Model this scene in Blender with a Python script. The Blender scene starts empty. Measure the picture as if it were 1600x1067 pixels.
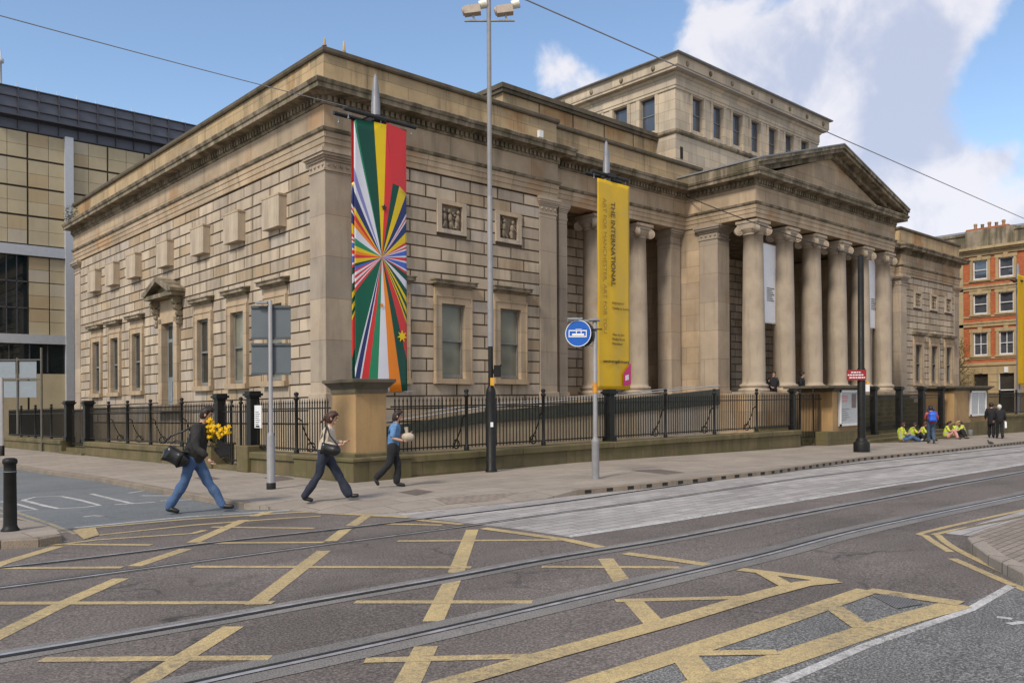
import bpy, bmesh, math, random
from mathutils import Vector, Matrix
from mathutils import noise as mnoise
from mathutils.geometry import tessellate_polygon
random.seed(7)
C = bpy.context.scene.collection
sc = bpy.context.scene
rad = math.radians
PI = math.pi

# ------------------------------------------------------------------ camera
CX, CY, CZ = -12.96, -22.08, 1.7
FPX = 1314.0                        # focal length in pixels of a 1600 px wide frame
HEAD = rad(47.1)                    # heading of the view, from the long facade's direction
VX, VY = math.cos(HEAD), math.sin(HEAD)
RX, RY = math.sin(HEAD), -math.cos(HEAD)
ROLL = 0.0052                       # about 0.3 degrees
GRADE = 0.019 - ROLL                # the site climbs gently from left to right


def G(x, y):
    """height of the gently sloping site datum"""
    return GRADE * ((x - CX) * RX + (y - CY) * RY)


def ZL(x):
    """ground relative to the datum"""
    return -0.014 * (x - 5.0) if x > 5 else 0.0


cam = bpy.data.cameras.new('camera')
cam.sensor_width = 36
cam.lens = FPX / 1600 * 36
cam.shift_y = 99.0 / 1600
cam.clip_end = 3000
co = bpy.data.objects.new('camera', cam)
C.objects.link(co)
co.matrix_world = (Matrix.Translation((CX, CY, CZ)) @ Matrix.Rotation(HEAD - PI / 2, 4, 'Z')
                   @ Matrix.Rotation(PI / 2, 4, 'X') @ Matrix.Rotation(-ROLL, 4, 'Z'))
sc.camera = co

# ------------------------------------------------------------------ sun, sky, exposure
SUN_EL, SUN_AZ = rad(44), rad(196)     # azimuth: direction the light comes from (math angle from +X)
sd = Vector((math.cos(SUN_AZ) * math.cos(SUN_EL), math.sin(SUN_AZ) * math.cos(SUN_EL), math.sin(SUN_EL)))
sun = bpy.data.lights.new('sun', 'SUN')
sun.energy = 2.3
sun.angle = rad(11)
sun.color = (1.0, 0.91, 0.78)
so = bpy.data.objects.new('sun', sun)
C.objects.link(so)
so.rotation_euler = sd.to_track_quat('Z', 'Y').to_euler()
sc.view_settings.view_transform = 'Standard'
sc.view_settings.look = 'None'
sc.view_settings.exposure = 0.42
sc.view_settings.gamma = 1.0


def skydir(px, py):
    t = (px - 800) / FPX
    u = (632.5 - 0.019 * (px - 800) - py) / FPX
    return Vector((VX + t * RX, VY + t * RY, u)).normalized()


w = bpy.data.worlds.new("World")
sc.world = w
w.use_nodes = True
nt = w.node_tree
nt.nodes.clear()


def N(t, kind, **kw):
    n = t.nodes.new(kind)
    for k, v in kw.items():
        setattr(n, k, v)
    return n


out = N(nt, 'ShaderNodeOutputWorld')
bg = N(nt, 'ShaderNodeBackground')
bg.inputs[1].default_value = 0.105
sky = N(nt, 'ShaderNodeTexSky', sky_type='NISHITA')
sky.sun_disc = False
sky.sun_elevation = SUN_EL
sky.sun_rotation = PI / 2 - SUN_AZ
sky.air_density = 1.0
sky.dust_density = 0.2
sky.ozone_density = 2.0
tc = N(nt, 'ShaderNodeTexCoord')
L = nt.links.new


def vmath(t, op, a, b=None):
    n = N(t, 'ShaderNodeVectorMath', operation=op)
    if hasattr(a, 'links'):
        t.links.new(a, n.inputs[0])
    else:
        n.inputs[0].default_value = a
    if b is not None:
        if hasattr(b, 'links'):
            t.links.new(b, n.inputs[1])
        else:
            n.inputs[1].default_value = b
    return n


def fmath(t, op, a, b=0.0, c=0.0, clamp=False):
    n = N(t, 'ShaderNodeMath', operation=op)
    n.use_clamp = clamp
    for i, v in enumerate((a, b, c)):
        if hasattr(v, 'links'):
            t.links.new(v, n.inputs[i])
        else:
            n.inputs[i].default_value = v
    return n.outputs[0]


def cloud_mask(centres, noise_scale, lo, hi, offs, gain):
    acc = None
    for (px, py, s, a) in centres:
        d = skydir(px, py) if not isinstance(px, tuple) else Vector(px).normalized()
        dp = vmath(nt, 'DOT_PRODUCT', tc.outputs['Generated'], tuple(d)).outputs['Value']
        # gaussian lobe about the direction
        e = fmath(nt, 'MULTIPLY', fmath(nt, 'SUBTRACT', dp, 1.0), 1.0 / (s * s))
        g = fmath(nt, 'MULTIPLY', fmath(nt, 'POWER', math.e, e), a)
        acc = g if acc is None else fmath(nt, 'ADD', acc, g)
    mp = N(nt, 'ShaderNodeMapping')
    mp.inputs['Location'].default_value = offs
    L(tc.outputs['Generated'], mp.inputs[0])
    no = N(nt, 'ShaderNodeTexNoise')
    no.inputs['Scale'].default_value = noise_scale
    no.inputs['Detail'].default_value = 9
    no.inputs['Roughness'].default_value = 0.55
    no.inputs['Distortion'].default_value = 0.35
    L(mp.outputs[0], no.inputs['Vector'])
    s = fmath(nt, 'ADD', acc, fmath(nt, 'MULTIPLY', fmath(nt, 'SUBTRACT', no.outputs[0], 0.5), gain))
    mr = N(nt, 'ShaderNodeMapRange', interpolation_type='SMOOTHSTEP')
    mr.inputs[1].default_value = lo
    mr.inputs[2].default_value = hi
    L(s, mr.inputs[0])
    return mr.outputs[0], no.outputs[0]


m1, n1 = cloud_mask([(1400, 60, .085, .75), (1290, 120, .07, .55), (1450, 170, .055, .5), (1370, 270, .08, .62), (1120, 45, .05, .85),
                     (1490, 20, .04, .4), (1600, 150, .06, -1.0), (960, 40, .05, -.5), (1530, 300, .08, .62), (885, 125, .03, 1.0), (1200, 150, .05, .35),
                     (1640, 340, .06, .5), (60, 60, .1, -.6), (1590, 120, .05, -.8), (1010, 60, .03, -.6), (1230, 20, .03, -.3), (2300, 100, .3, .5),
                     (-1500, 100, .3, .5), ((-VX, -VY, .5), 0, .75, 1.0), ((-.3, -1, .6), 0, .5, .7), ((-VX * .3, -VY * .3, 1), 0, .35, .7)], 12.0, 0.36, 0.95, (3.1, 1.7, 0.4), 2.5)  # direction-vector lobes: unseen cloud behind and overhead, added for neutral fill light
m2, n2 = cloud_mask([(1430, 150, .05, .6), (1340, 60, .07, .45), (1410, 175, .04, .3), (1180, 110, .05, .45), (1560, 330, .12, .35), (1230, 80, .03, .3)],
                    14.0, 0.2, 0.95, (1.3, 5.2, 2.4), 2.3)
ccol = N(nt, 'ShaderNodeMixRGB')
ccol.inputs[1].default_value = (6.4, 6.3, 6.7, 1)
ccol.inputs[2].default_value = (3.9, 4.3, 5.5, 1)
L(m2, ccol.inputs[0])
blue = N(nt, 'ShaderNodeMixRGB')
blue.blend_type = 'MULTIPLY'
blue.inputs[0].default_value = 1
blue.inputs[2].default_value = (1.42, 1.40, 1.36, 1)
L(sky.outputs[0], blue.inputs[1])
cm = N(nt, 'ShaderNodeMixRGB')
L(fmath(nt, 'MULTIPLY', m1, 0.93), cm.inputs[0])
L(blue.outputs[0], cm.inputs[1])
L(ccol.outputs[0], cm.inputs[2])
L(cm.outputs[0], bg.inputs[0])
L(bg.outputs[0], out.inputs[0])


# ------------------------------------------------------------------ measuring helpers (datum frame)
def HZ(px):
    return 632.5 - 0.019 * (px - 800)


def ray(px):
    t = (px - 800) / FPX
    return VX + t * RX, VY + t * RY


def at(px, py, h=0.0):
    """point of the ground surface (plus h) seen at a place of the photograph -> (x, y)"""
    z = h
    for _ in range(8):
        dep = FPX * (CZ - z) / (py - HZ(px))
        d = ray(px)
        x, y = CX + d[0] * dep, CY + d[1] * dep
        z = ZL(x) + h
    return (x, y)


def onY(px, py, y):
    d = ray(px)
    dep = (y - CY) / d[1]
    return CX + d[0] * dep, CZ + (HZ(px) - py) * dep / FPX


def onX(px, py, x):
    d = ray(px)
    dep = (x - CX) / d[0]
    return CY + d[1] * dep, CZ + (HZ(px) - py) * dep / FPX


# ------------------------------------------------------------------ materials
def base_mat(name, rough=0.8, metal=0.0, spec=0.5):
    m = bpy.data.materials.new(name)
    m.use_nodes = True
    b = m.node_tree.nodes['Principled BSDF']
    b.inputs['Roughness'].default_value = rough
    b.inputs['Metallic'].default_value = metal
    b.inputs['Specular IOR Level'].default_value = spec
    return m, m.node_tree, b


def mixrgb(t, fac, a, b, mode='MIX'):
    n = N(t, 'ShaderNodeMixRGB')
    n.blend_type = mode
    for i, v in enumerate((fac, a, b)):
        if hasattr(v, 'links'):
            t.links.new(v, n.inputs[i])
        else:
            n.inputs[i].default_value = v if i == 0 else (*v, 1) if len(v) == 3 else v
    return n.outputs[0]


def noise(t, scale, detail=5, rough=0.55, vscale=None, coord='Object', off=(0, 0, 0)):
    tcn = N(t, 'ShaderNodeTexCoord')
    mp = N(t, 'ShaderNodeMapping')
    mp.inputs['Location'].default_value = off
    if vscale:
        mp.inputs['Scale'].default_value = vscale
    t.links.new(tcn.outputs[coord], mp.inputs[0])
    n = N(t, 'ShaderNodeTexNoise')
    n.inputs['Scale'].default_value = scale
    n.inputs['Detail'].default_value = detail
    n.inputs['Roughness'].default_value = rough
    t.links.new(mp.outputs[0], n.inputs['Vector'])
    return n.outputs[0]


def ramp(t, v, lo, hi, a=0.0, b=1.0):
    mr = N(t, 'ShaderNodeMapRange')
    mr.inputs[1].default_value = lo
    mr.inputs[2].default_value = hi
    mr.inputs[3].default_value = a
    mr.inputs[4].default_value = b
    t.links.new(v, mr.inputs[0])
    return mr.outputs[0]


def bump(t, b, h, strength=0.3, dist=0.01):
    n = N(t, 'ShaderNodeBump')
    n.inputs['Strength'].default_value = strength
    n.inputs['Distance'].default_value = dist
    t.links.new(h, n.inputs['Height'])
    t.links.new(n.outputs[0], b.inputs['Normal'])


def stone(name, c1, c2, stain=(0.10, 0.085, 0.06), stain_amt=0.55, island=0.0, rust=0.0, lo=0.5, hi=0.72, joints=None, moss=0.0):
    m, t, b = base_mat(name, 0.88, 0, 0.3)
    col = mixrgb(t, ramp(t, noise(t, 0.9, 6), 0.35, 0.65), c1, c2)
    if rust:
        col = mixrgb(t, fmath(t, 'MULTIPLY', ramp(t, noise(t, 0.45, 3, 0.5, off=(7, 3, 1)), 0.58, 0.66), rust), col, (0.36, 0.20, 0.085))
    if island:
        ge = N(t, 'ShaderNodeNewGeometry')
        r = ge.outputs['Random Per Island']
        col = mixrgb(t, 1.0, col, mixrgb(t, r, (1 - island, 1 - island, 1 - island * .9), (1 + island * .75, 1 + island * .7, 1 + island * .6)), 'MULTIPLY')
        r2 = fmath(t, 'FRACT', fmath(t, 'MULTIPLY', r, 17.31))
        col = mixrgb(t, ramp(t, r2, 0.9, 0.93, 0, .45), col, (0.38, 0.255, 0.125))
        r3 = fmath(t, 'FRACT', fmath(t, 'MULTIPLY', r, 51.7))
        col = mixrgb(t, ramp(t, r3, 0.93, 0.95, 0, .4), col, (0.42, 0.39, 0.37))
    if joints:
        tcn = N(t, 'ShaderNodeTexCoord')
        sp = N(t, 'ShaderNodeSeparateXYZ')
        t.links.new(tcn.outputs['Object'], sp.inputs[0])
        cmb = N(t, 'ShaderNodeCombineXYZ')
        t.links.new(fmath(t, 'ADD', sp.outputs[0], sp.outputs[1]), cmb.inputs[0])
        t.links.new(sp.outputs[2], cmb.inputs[1])
        br = N(t, 'ShaderNodeTexBrick')
        br.inputs['Scale'].default_value = 1.0
        br.inputs['Brick Width'].default_value = joints[0]
        br.inputs['Row Height'].default_value = joints[1]
        br.inputs['Mortar Size'].default_value = 0.012
        br.inputs['Color1'].default_value = (1.12, 1.06, .98, 1)
        br.inputs['Color2'].default_value = (0.84, 0.83, 0.82, 1)
        br.inputs['Mortar'].default_value = (0.66, 0.62, 0.56, 1)
        t.links.new(cmb.outputs[0], br.inputs['Vector'])
        col = mixrgb(t, 1.0, col, br.outputs[0], 'MULTIPLY')
    st = fmath(t, 'MULTIPLY', ramp(t, noise(t, 1.1, 7, 0.62, (2.2, 2.2, 0.28), off=(2, 5, 0)), lo, hi), stain_amt)
    col = mixrgb(t, st, col, stain)
    if moss:
        col = mixrgb(t, fmath(t, 'MULTIPLY', ramp(t, noise(t, 2.2, 6, 0.6, off=(9, 9, 9)), 0.45, 0.6), moss), col, (0.10, 0.095, 0.035))
    fine = noise(t, 24, 4, 0.7)
    col = mixrgb(t, ramp(t, fine, 0.3, 0.7, 0.0, 0.22), col, mixrgb(t, 1.0, col, (0.62, 0.6, 0.56), 'MULTIPLY'))
    t.links.new(col, b.inputs['Base Color'])
    bump(t, b, fine, 0.35, 0.012)
    return m


def clothy(m, strength=.6):
    t = m.node_tree
    bump(t, t.nodes['Principled BSDF'], noise(t, 9, 5, .6, (1, 1, .45)), strength, .06)
    return m


def plain(name, c, rough=0.6, metal=0.0, var=0.18, scale=6.0, spec=0.5, b2=0.0):
    m, t, b = base_mat(name, rough, metal, spec)
    d = tuple(x * (1 - var) for x in c)
    u = tuple(min(1, x * (1 + var * .7)) for x in c)
    n = noise(t, scale, 5)
    t.links.new(mixrgb(t, ramp(t, n, 0.3, 0.7), d, u), b.inputs['Base Color'])
    t.links.new(ramp(t, n, 0.3, 0.7, max(rough - .08, 0.02), min(rough + .1, 1)), b.inputs['Roughness'])
    if b2:
        bump(t, b, noise(t, scale * 6, 3), b2, 0.01)
    return m


ST_BLOCK = stone('ashlar_stone', (0.52, 0.43, 0.325), (0.42, 0.345, 0.26), island=0.20, stain_amt=0.6, lo=.46, hi=.74)
ST_SMOOTH = stone('dressed_stone', (0.48, 0.385, 0.28), (0.36, 0.285, 0.20), rust=0.5, stain_amt=0.45, joints=(1.9, 0.72))
ST_PIER = stone('pier_stone', (0.44, 0.375, 0.30), (0.36, 0.305, 0.25), rust=0.2, stain_amt=0.4, joints=(4.0, 1.25))
ST_COLUMN = stone('column_stone', (0.45, 0.37, 0.28), (0.34, 0.28, 0.215), rust=0.3, stain_amt=0.5)
ST_DIRTY = stone('weathered_cornice_stone', (0.35, 0.285, 0.205), (0.24, 0.195, 0.14), stain=(0.055, 0.045, 0.03), stain_amt=0.75, lo=.42, hi=.6, moss=0.35)
ST_CAP = stone('blackened_coping_stone', (0.15, 0.12, 0.09), (0.10, 0.085, 0.062), stain=(0.035, 0.03, 0.022), stain_amt=0.7, moss=0.3)
ST_PARA = stone('parapet_stone', (0.49, 0.38, 0.23), (0.38, 0.295, 0.185), rust=0.75, stain=(0.09, 0.07, 0.045), stain_amt=0.6, joints=(1.55, 3.0))
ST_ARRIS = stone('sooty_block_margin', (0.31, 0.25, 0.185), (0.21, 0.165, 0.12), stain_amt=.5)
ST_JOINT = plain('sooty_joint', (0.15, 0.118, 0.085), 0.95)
ST_TOWER = stone('pale_tower_stone', (0.56, 0.49, 0.39), (0.47, 0.405, 0.32), stain=(0.17, 0.15, 0.12), stain_amt=0.45, joints=(1.3, 0.45))
ST_BASE = stone('mossy_plinth_stone', (0.165, 0.135, 0.075), (0.115, 0.095, 0.055), stain=(0.045, 0.04, 0.022), stain_amt=0.7, moss=0.6, joints=(1.7, 3.0))
ST_PED = stone('pedestal_sandstone', (0.42, 0.27, 0.125), (0.33, 0.215, 0.11), stain=(0.12, 0.08, 0.045), stain_amt=0.5)
ST_BACK = stone('area_wall_stone', (0.42, 0.33, 0.215), (0.34, 0.27, 0.18), island=0.1, stain_amt=0.4)
ST_RELIEF = stone('carved_stone', (0.30, 0.24, 0.175), (0.17, 0.14, 0.10), stain=(0.05, 0.045, 0.035), stain_amt=0.8)
IRON = plain('black_iron', (0.012, 0.012, 0.011), 0.5, 0.0, 0.3, 6.0, .25)
IRON2 = plain('dull_black_paint', (0.02, 0.021, 0.021), 0.6, 0, 0.3)
SPIRE = plain('pole_grey_metal', (0.20, 0.205, 0.225), 0.5, 0.1, 0.12)
STEEL = plain('galvanised_steel', (0.30, 0.31, 0.32), 0.45, 0.55, 0.15)
GREYPAINT = plain('grey_pole_paint', (0.24, 0.235, 0.24), 0.5, 0, 0.12)
DARKGREY = plain('sign_back_grey', (0.105, 0.125, 0.14), 0.5, 0, 0.1, 1.5)
LEAD = plain('lead_roof', (0.20, 0.205, 0.215), 0.6)
DARK = plain('dark_interior', (0.018, 0.016, 0.014), 0.9)
WHITE = plain('white_paint', (0.72, 0.72, 0.72), 0.5, 0, 0.06)
YELLOWBOX = plain('signal_yellow', (0.65, 0.33, 0.03), 0.4)
SASH = plain('sash_paint', (0.19, 0.19, 0.18), 0.5)
DOORM = plain('grey_door_paint', (0.20, 0.225, 0.24), 0.45)


def glass(name, c, rough=0.12, spec=0.6):
    m, t, b = base_mat(name, rough, 0, spec)
    n = noise(t, 0.8, 2)
    t.links.new(mixrgb(t, ramp(t, n, .35, .65), tuple(x * .6 for x in c), c), b.inputs['Base Color'])
    return m


GL_BLIND = glass('glass_with_pale_blind', (0.23, 0.225, 0.175), 0.22, .35)
GL_DARK = glass('dark_window_glass', (0.055, 0.05, 0.042), 0.1)
GL_TOWER = glass('tower_window_glass', (0.08, 0.085, 0.10), 0.05, 0.9)
GL_MOD = glass('curtain_wall_glass', (0.012, 0.02, 0.022), 0.04, 0.5)


def ground_mat(name, c1, c2, speck, rough=0.85, spk_scale=70, patch=0.35, brick=None, off=(0, 0, 0), streak=None, crack=0.0):
    m, t, b = base_mat(name, rough, 0, 0.35)
    col = mixrgb(t, ramp(t, noise(t, patch, 6, 0.6, off=off), 0.35, 0.65), c1, c2)
    if streak:
        col = mixrgb(t, ramp(t, noise(t, 1.0, 5, 0.6, streak[0]), 0.4, 0.62), col, streak[1])
    vo = N(t, 'ShaderNodeTexNoise')
    tcn = N(t, 'ShaderNodeTexCoord')
    t.links.new(tcn.outputs['Object'], vo.inputs['Vector'])
    vo.inputs['Scale'].default_value = spk_scale
    vo.inputs['Detail'].default_value = 2
    vo.inputs['Roughness'].default_value = 0.8
    col = mixrgb(t, ramp(t, vo.outputs[0], 0.47, 0.68), mixrgb(t, ramp(t, vo.outputs[0], 0.32, 0.47, 1.0, 0.0), col, mixrgb(t, 1.0, col, (.62, .62, .62), 'MULTIPLY')), mixrgb(t, 1.0, col, (speck, speck, speck), 'MULTIPLY'))
    stn = noise(t, 2.3, 6, 0.65, off=(4, 4, 0))
    col = mixrgb(t, ramp(t, stn, 0.56, 0.7, 0, 0.35), col, mixrgb(t, 1.0, col, (0.55, 0.55, 0.55), 'MULTIPLY'))
    if crack:
        # wandering cracks, tyre-polished bands and oil stains
        wv = N(t, 'ShaderNodeVectorMath', operation='ADD')
        nz = N(t, 'ShaderNodeTexNoise')
        nz.inputs['Scale'].default_value = 1.3
        nz.inputs['Detail'].default_value = 6
        t.links.new(tcn.outputs['Object'], nz.inputs['Vector'])
        sc_ = N(t, 'ShaderNodeVectorMath', operation='SCALE')
        sc_.inputs['Scale'].default_value = 1.1
        t.links.new(nz.outputs['Color'], sc_.inputs[0])
        t.links.new(tcn.outputs['Object'], wv.inputs[0])
        t.links.new(sc_.outputs[0], wv.inputs[1])
        vr = N(t, 'ShaderNodeTexVoronoi', feature='DISTANCE_TO_EDGE')
        vr.inputs['Scale'].default_value = .32
        t.links.new(wv.outputs[0], vr.inputs['Vector'])
        m1_ = ramp(t, noise(t, .35, 3, off=(3, 8, 0)), .5, .62)
        cf = fmath(t, 'MULTIPLY', ramp(t, vr.outputs[0], .0, .012, crack, 0.0), m1_)
        col = mixrgb(t, cf, col, (.035, .032, .03))
        band = ramp(t, noise(t, .8, 4, .55, (.22, 2.0, 1), off=(1, 9, 0)), .42, .66, -.35, .35)
        col = mixrgb(t, fmath(t, 'MAXIMUM', band, 0.0), col, mixrgb(t, 1.0, col, (.6, .6, .61), 'MULTIPLY'))
        oil = ramp(t, noise(t, 1.4, 5, .6, off=(13, 2, 0)), .66, .76, 0, .55)
        col = mixrgb(t, oil, col, (.04, .037, .035))
    if brick:
        br = N(t, 'ShaderNodeTexBrick')
        mp = N(t, 'ShaderNodeMapping')
        if len(brick) > 4:
            mp.inputs['Rotation'].default_value = (0, 0, brick[4])
        t.links.new(tcn.outputs['Object'], mp.inputs[0])
        t.links.new(mp.outputs[0], br.inputs['Vector'])
        br.inputs['Scale'].default_value = 1
        br.inputs['Brick Width'].default_value = brick[0]
        br.inputs['Row Height'].default_value = brick[1]
        br.inputs['Mortar Size'].default_value = brick[2]
        v = brick[3]
        br.inputs['Color1'].default_value = (1 + v, 1 + v, 1 + v, 1)
        br.inputs['Color2'].default_value = (1 - v, 1 - v, 1 - v, 1)
        br.inputs['Mortar'].default_value = (0.55, 0.53, 0.5, 1)
        col = mixrgb(t, 1.0, col, br.outputs[0], 'MULTIPLY')
    t.links.new(col, b.inputs['Base Color'])
    bump(t, b, vo.outputs[0], 0.5, 0.012)
    return m


ASPHALT = ground_mat('junction_asphalt', (0.138, 0.117, 0.103), (0.092, 0.078, 0.069), 2.1, spk_scale=45, crack=.8)
ASPHALT2 = ground_mat('coarse_grey_asphalt', (0.122, 0.119, 0.113), (0.092, 0.09, 0.086), 3.2, spk_scale=55, crack=.5)
ASPHALT3 = ground_mat('side_street_asphalt', (0.155, 0.163, 0.166), (0.128, 0.136, 0.14), 1.5, spk_scale=45, crack=.5)
FLAGS = ground_mat('pavement_flags', (0.335, 0.285, 0.235), (0.27, 0.232, 0.192), 1.2, brick=(0.9, 0.6, 0.011, 0.09), patch=0.5)
FLAGS2 = ground_mat('warm_brick_paving', (0.30, 0.25, 0.205), (0.24, 0.20, 0.165), 1.2, brick=(0.2, 0.1, 0.01, 0.12))
SETTS = ground_mat('tramway_paving', (0.42, 0.395, 0.375), (0.31, 0.29, 0.275), 1.25, brick=(0.5, 0.22, 0.012, 0.14), streak=((0.35, 1.6, 1), (0.29, 0.27, 0.255)))
CONC = ground_mat('rail_concrete', (0.20, 0.185, 0.172), (0.14, 0.13, 0.122), 1.6, patch=0.8)
KERB = ground_mat('kerb_stone', (0.26, 0.21, 0.16), (0.19, 0.155, 0.12), 1.3, patch=1.5)
YEL = ground_mat('yellow_road_paint', (0.49, 0.37, 0.18), (0.37, 0.285, 0.15), 1.35, patch=1.2)
PALE = ground_mat('pale_worn_paint', (0.53, 0.515, 0.49), (0.38, 0.37, 0.355), 1.4, patch=1.5)
CREAM = ground_mat('faded_cream_paint', (0.36, 0.30, 0.20), (0.27, 0.23, 0.16), 1.4, patch=1.5)
RAILM = plain('rail_steel', (0.55, 0.54, 0.54), 0.4, 0.6, 0.25)
GROOVE = plain('rail_groove', (0.015, 0.014, 0.013), 0.8)
IRONCOVER = ground_mat('iron_cover', (0.15, 0.12, 0.10), (0.11, 0.09, 0.075), 1.5)


# worn yellow/white paint: asphalt shows through small gaps
def worn(m, gap):
    t = m.node_tree
    b = t.nodes['Principled BSDF']
    src = b.inputs['Base Color'].links[0].from_socket
    n = noise(t, 16, 8, 0.8, off=(1, 2, 3))
    n2 = noise(t, 0.8, 3, 0.5, off=(5, 2, 3))
    f = fmath(t, 'MULTIPLY', ramp(t, n, 0.47, 0.60), ramp(t, n2, 0.38, 0.66, gap * .35, gap))
    t.links.new(mixrgb(t, f, src, (0.13, 0.115, 0.105)), b.inputs['Base Color'])


worn(YEL, 0.7)
worn(PALE, 0.95)
worn(CREAM, 0.9)


# ------------------------------------------------------------------ mesh builder
ORG = {}


class MB:
    def __init__(s):
        s.v = []
        s.f = []
        s.m = []
        s.M = Matrix.Identity(4)
        s.sm = []
        s.cur = 0

    def add(s, vs, fs, smooth=False):
        o = len(s.v)
        for p in vs:
            s.v.append(s.M @ Vector(p))
        for f in fs:
            s.f.append([o + i for i in f])
            s.m.append(s.cur)
            s.sm.append(smooth)

    def box(s, x0, x1, y0, y1, z0, z1):
        x0, x1 = min(x0, x1), max(x0, x1)
        y0, y1 = min(y0, y1), max(y0, y1)
        z0, z1 = min(z0, z1), max(z0, z1)
        s.add([(x0, y0, z0), (x1, y0, z0), (x1, y1, z0), (x0, y1, z0), (x0, y0, z1), (x1, y0, z1), (x1, y1, z1), (x0, y1, z1)],
              [(0, 3, 2, 1), (4, 5, 6, 7), (0, 1, 5, 4), (1, 2, 6, 5), (2, 3, 7, 6), (3, 0, 4, 7)])

    def bbox(s, x0, x1, y0, y1, z0, z1, c=0.01):
        """box with chamfered vertical and top edges"""
        pts = [(x0 + c, y0), (x1 - c, y0), (x1, y0 + c), (x1, y1 - c), (x1 - c, y1), (x0 + c, y1), (x0, y1 - c), (x0, y0 + c)]
        n = 8
        inn = [(x0 + c, y0 + c), (x1 - c, y0 + c), (x1 - c, y0 + c), (x1 - c, y1 - c), (x1 - c, y1 - c), (x0 + c, y1 - c), (x0 + c, y1 - c), (x0 + c, y0 + c)]
        vs = [(x, y, z0) for x, y in pts] + [(x, y, z1 - c) for x, y in pts] + [(x, y, z1) for x, y in inn]
        fs = [tuple(range(n - 1, -1, -1)), tuple(range(2 * n, 3 * n))]
        for k in range(2):
            for i in range(n):
                j = (i + 1) % n
                fs.append((k * n + i, k * n + j, k * n + n + j, k * n + n + i))
        s.add(vs, fs)

    def prism(s, pts, z0, z1):
        n = len(pts)
        s.add([(x, y, z0) for x, y in pts] + [(x, y, z1) for x, y in pts],
              [tuple(range(n - 1, -1, -1)), tuple(range(n, 2 * n))] + [(i, (i + 1) % n, n + (i + 1) % n, n + i) for i in range(n)])

    def slab(s, pts3, dv):
        """extrude a 3-D polygon by a vector"""
        n = len(pts3)
        dv = Vector(dv)
        s.add([Vector(p) for p in pts3] + [Vector(p) + dv for p in pts3],
              [tuple(range(n - 1, -1, -1)), tuple(range(n, 2 * n))] + [(i, (i + 1) % n, n + (i + 1) % n, n + i) for i in range(n)])

    def lathe(s, cx, cy, prof, seg=16, smooth=True, caps=True):
        vs = []
        fs = []
        for r, z in prof:
            for i in range(seg):
                a = 2 * PI * i / seg
                vs.append((cx + r * math.cos(a), cy + r * math.sin(a), z))
        for k in range(len(prof) - 1):
            for i in range(seg):
                j = (i + 1) % seg
                fs.append((k * seg + i, k * seg + j, (k + 1) * seg + j, (k + 1) * seg + i))
        s.add(vs, fs, smooth)
        if caps:
            o = len(prof) - 1
            s.add(vs[:seg], [tuple(range(seg - 1, -1, -1))])
            s.add(vs[o * seg:], [tuple(range(seg))])

    def tube(s, p0, p1, r, seg=8, r1=None, caps=True, smooth=True):
        p0, p1 = Vector(p0), Vector(p1)
        r1 = r if r1 is None else r1
        d = (p1 - p0).normalized()
        u = d.orthogonal().normalized()
        v = d.cross(u)
        vs = []
        for p, rr in ((p0, r), (p1, r1)):
            for i in range(seg):
                a = 2 * PI * i / seg
                vs.append(p + (u * math.cos(a) + v * math.sin(a)) * rr)
        s.add(vs, [(i, (i + 1) % seg, seg + (i + 1) % seg, seg + i) for i in range(seg)], smooth)
        if caps:
            s.add(vs[:seg], [tuple(range(seg - 1, -1, -1))])
            s.add(vs[seg:], [tuple(range(seg))])

    def path(s, pts, r, seg=6):
        for a, b in zip(pts, pts[1:]):
            s.tube(a, b, r, seg)

    def ball(s, c, r, seg=10, rings=7, sc3=(1, 1, 1)):
        vs = []
        fs = []
        for k in range(rings + 1):
            t = PI * k / rings
            for i in range(seg):
                a = 2 * PI * i / seg
                vs.append((c[0] + r * sc3[0] * math.sin(t) * math.cos(a), c[1] + r * sc3[1] * math.sin(t) * math.sin(a), c[2] + r * sc3[2] * math.cos(t)))
        for k in range(rings):
            for i in range(seg):
                j = (i + 1) % seg
                fs.append((k * seg + i, (k + 1) * seg + i, (k + 1) * seg + j, k * seg + j))
        s.add(vs, fs, True)

    def sweep(s, path, prof, closed=False, caps=True):
        """prof: list of (out, z) swept along a plan polyline, out to the right of travel, mitred"""
        n = len(path)
        P = [Vector((p[0], p[1])) for p in path]
        offs = []
        for i in range(n):
            a = P[i] - P[i - 1] if (i > 0 or closed) else None
            b = P[(i + 1) % n] - P[i] if (i < n - 1 or closed) else None
            na = Vector((a.y, -a.x)).normalized() if a is not None else None
            nb = Vector((b.y, -b.x)).normalized() if b is not None else None
            if na is None:
                o = nb
            elif nb is None:
                o = na
            else:
                o = (na + nb)
                o = o / max(0.2, (1 + na.dot(nb)))
            offs.append(o)
        m = len(prof)
        vs = []
        for i in range(n):
            for (u, z) in prof:
                q = P[i] + offs[i] * u
                vs.append((q.x, q.y, z))
        fs = []
        for i in range(n if closed else n - 1):
            j = (i + 1) % n
            for k in range(m - 1):
                fs.append((i * m + k, j * m + k, j * m + k + 1, i * m + k + 1))
        s.add(vs, fs)
        if caps and not closed:
            s.add(vs[:m], [tuple(range(m))])
            s.add(vs[-m:], [tuple(range(m - 1, -1, -1))])

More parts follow.
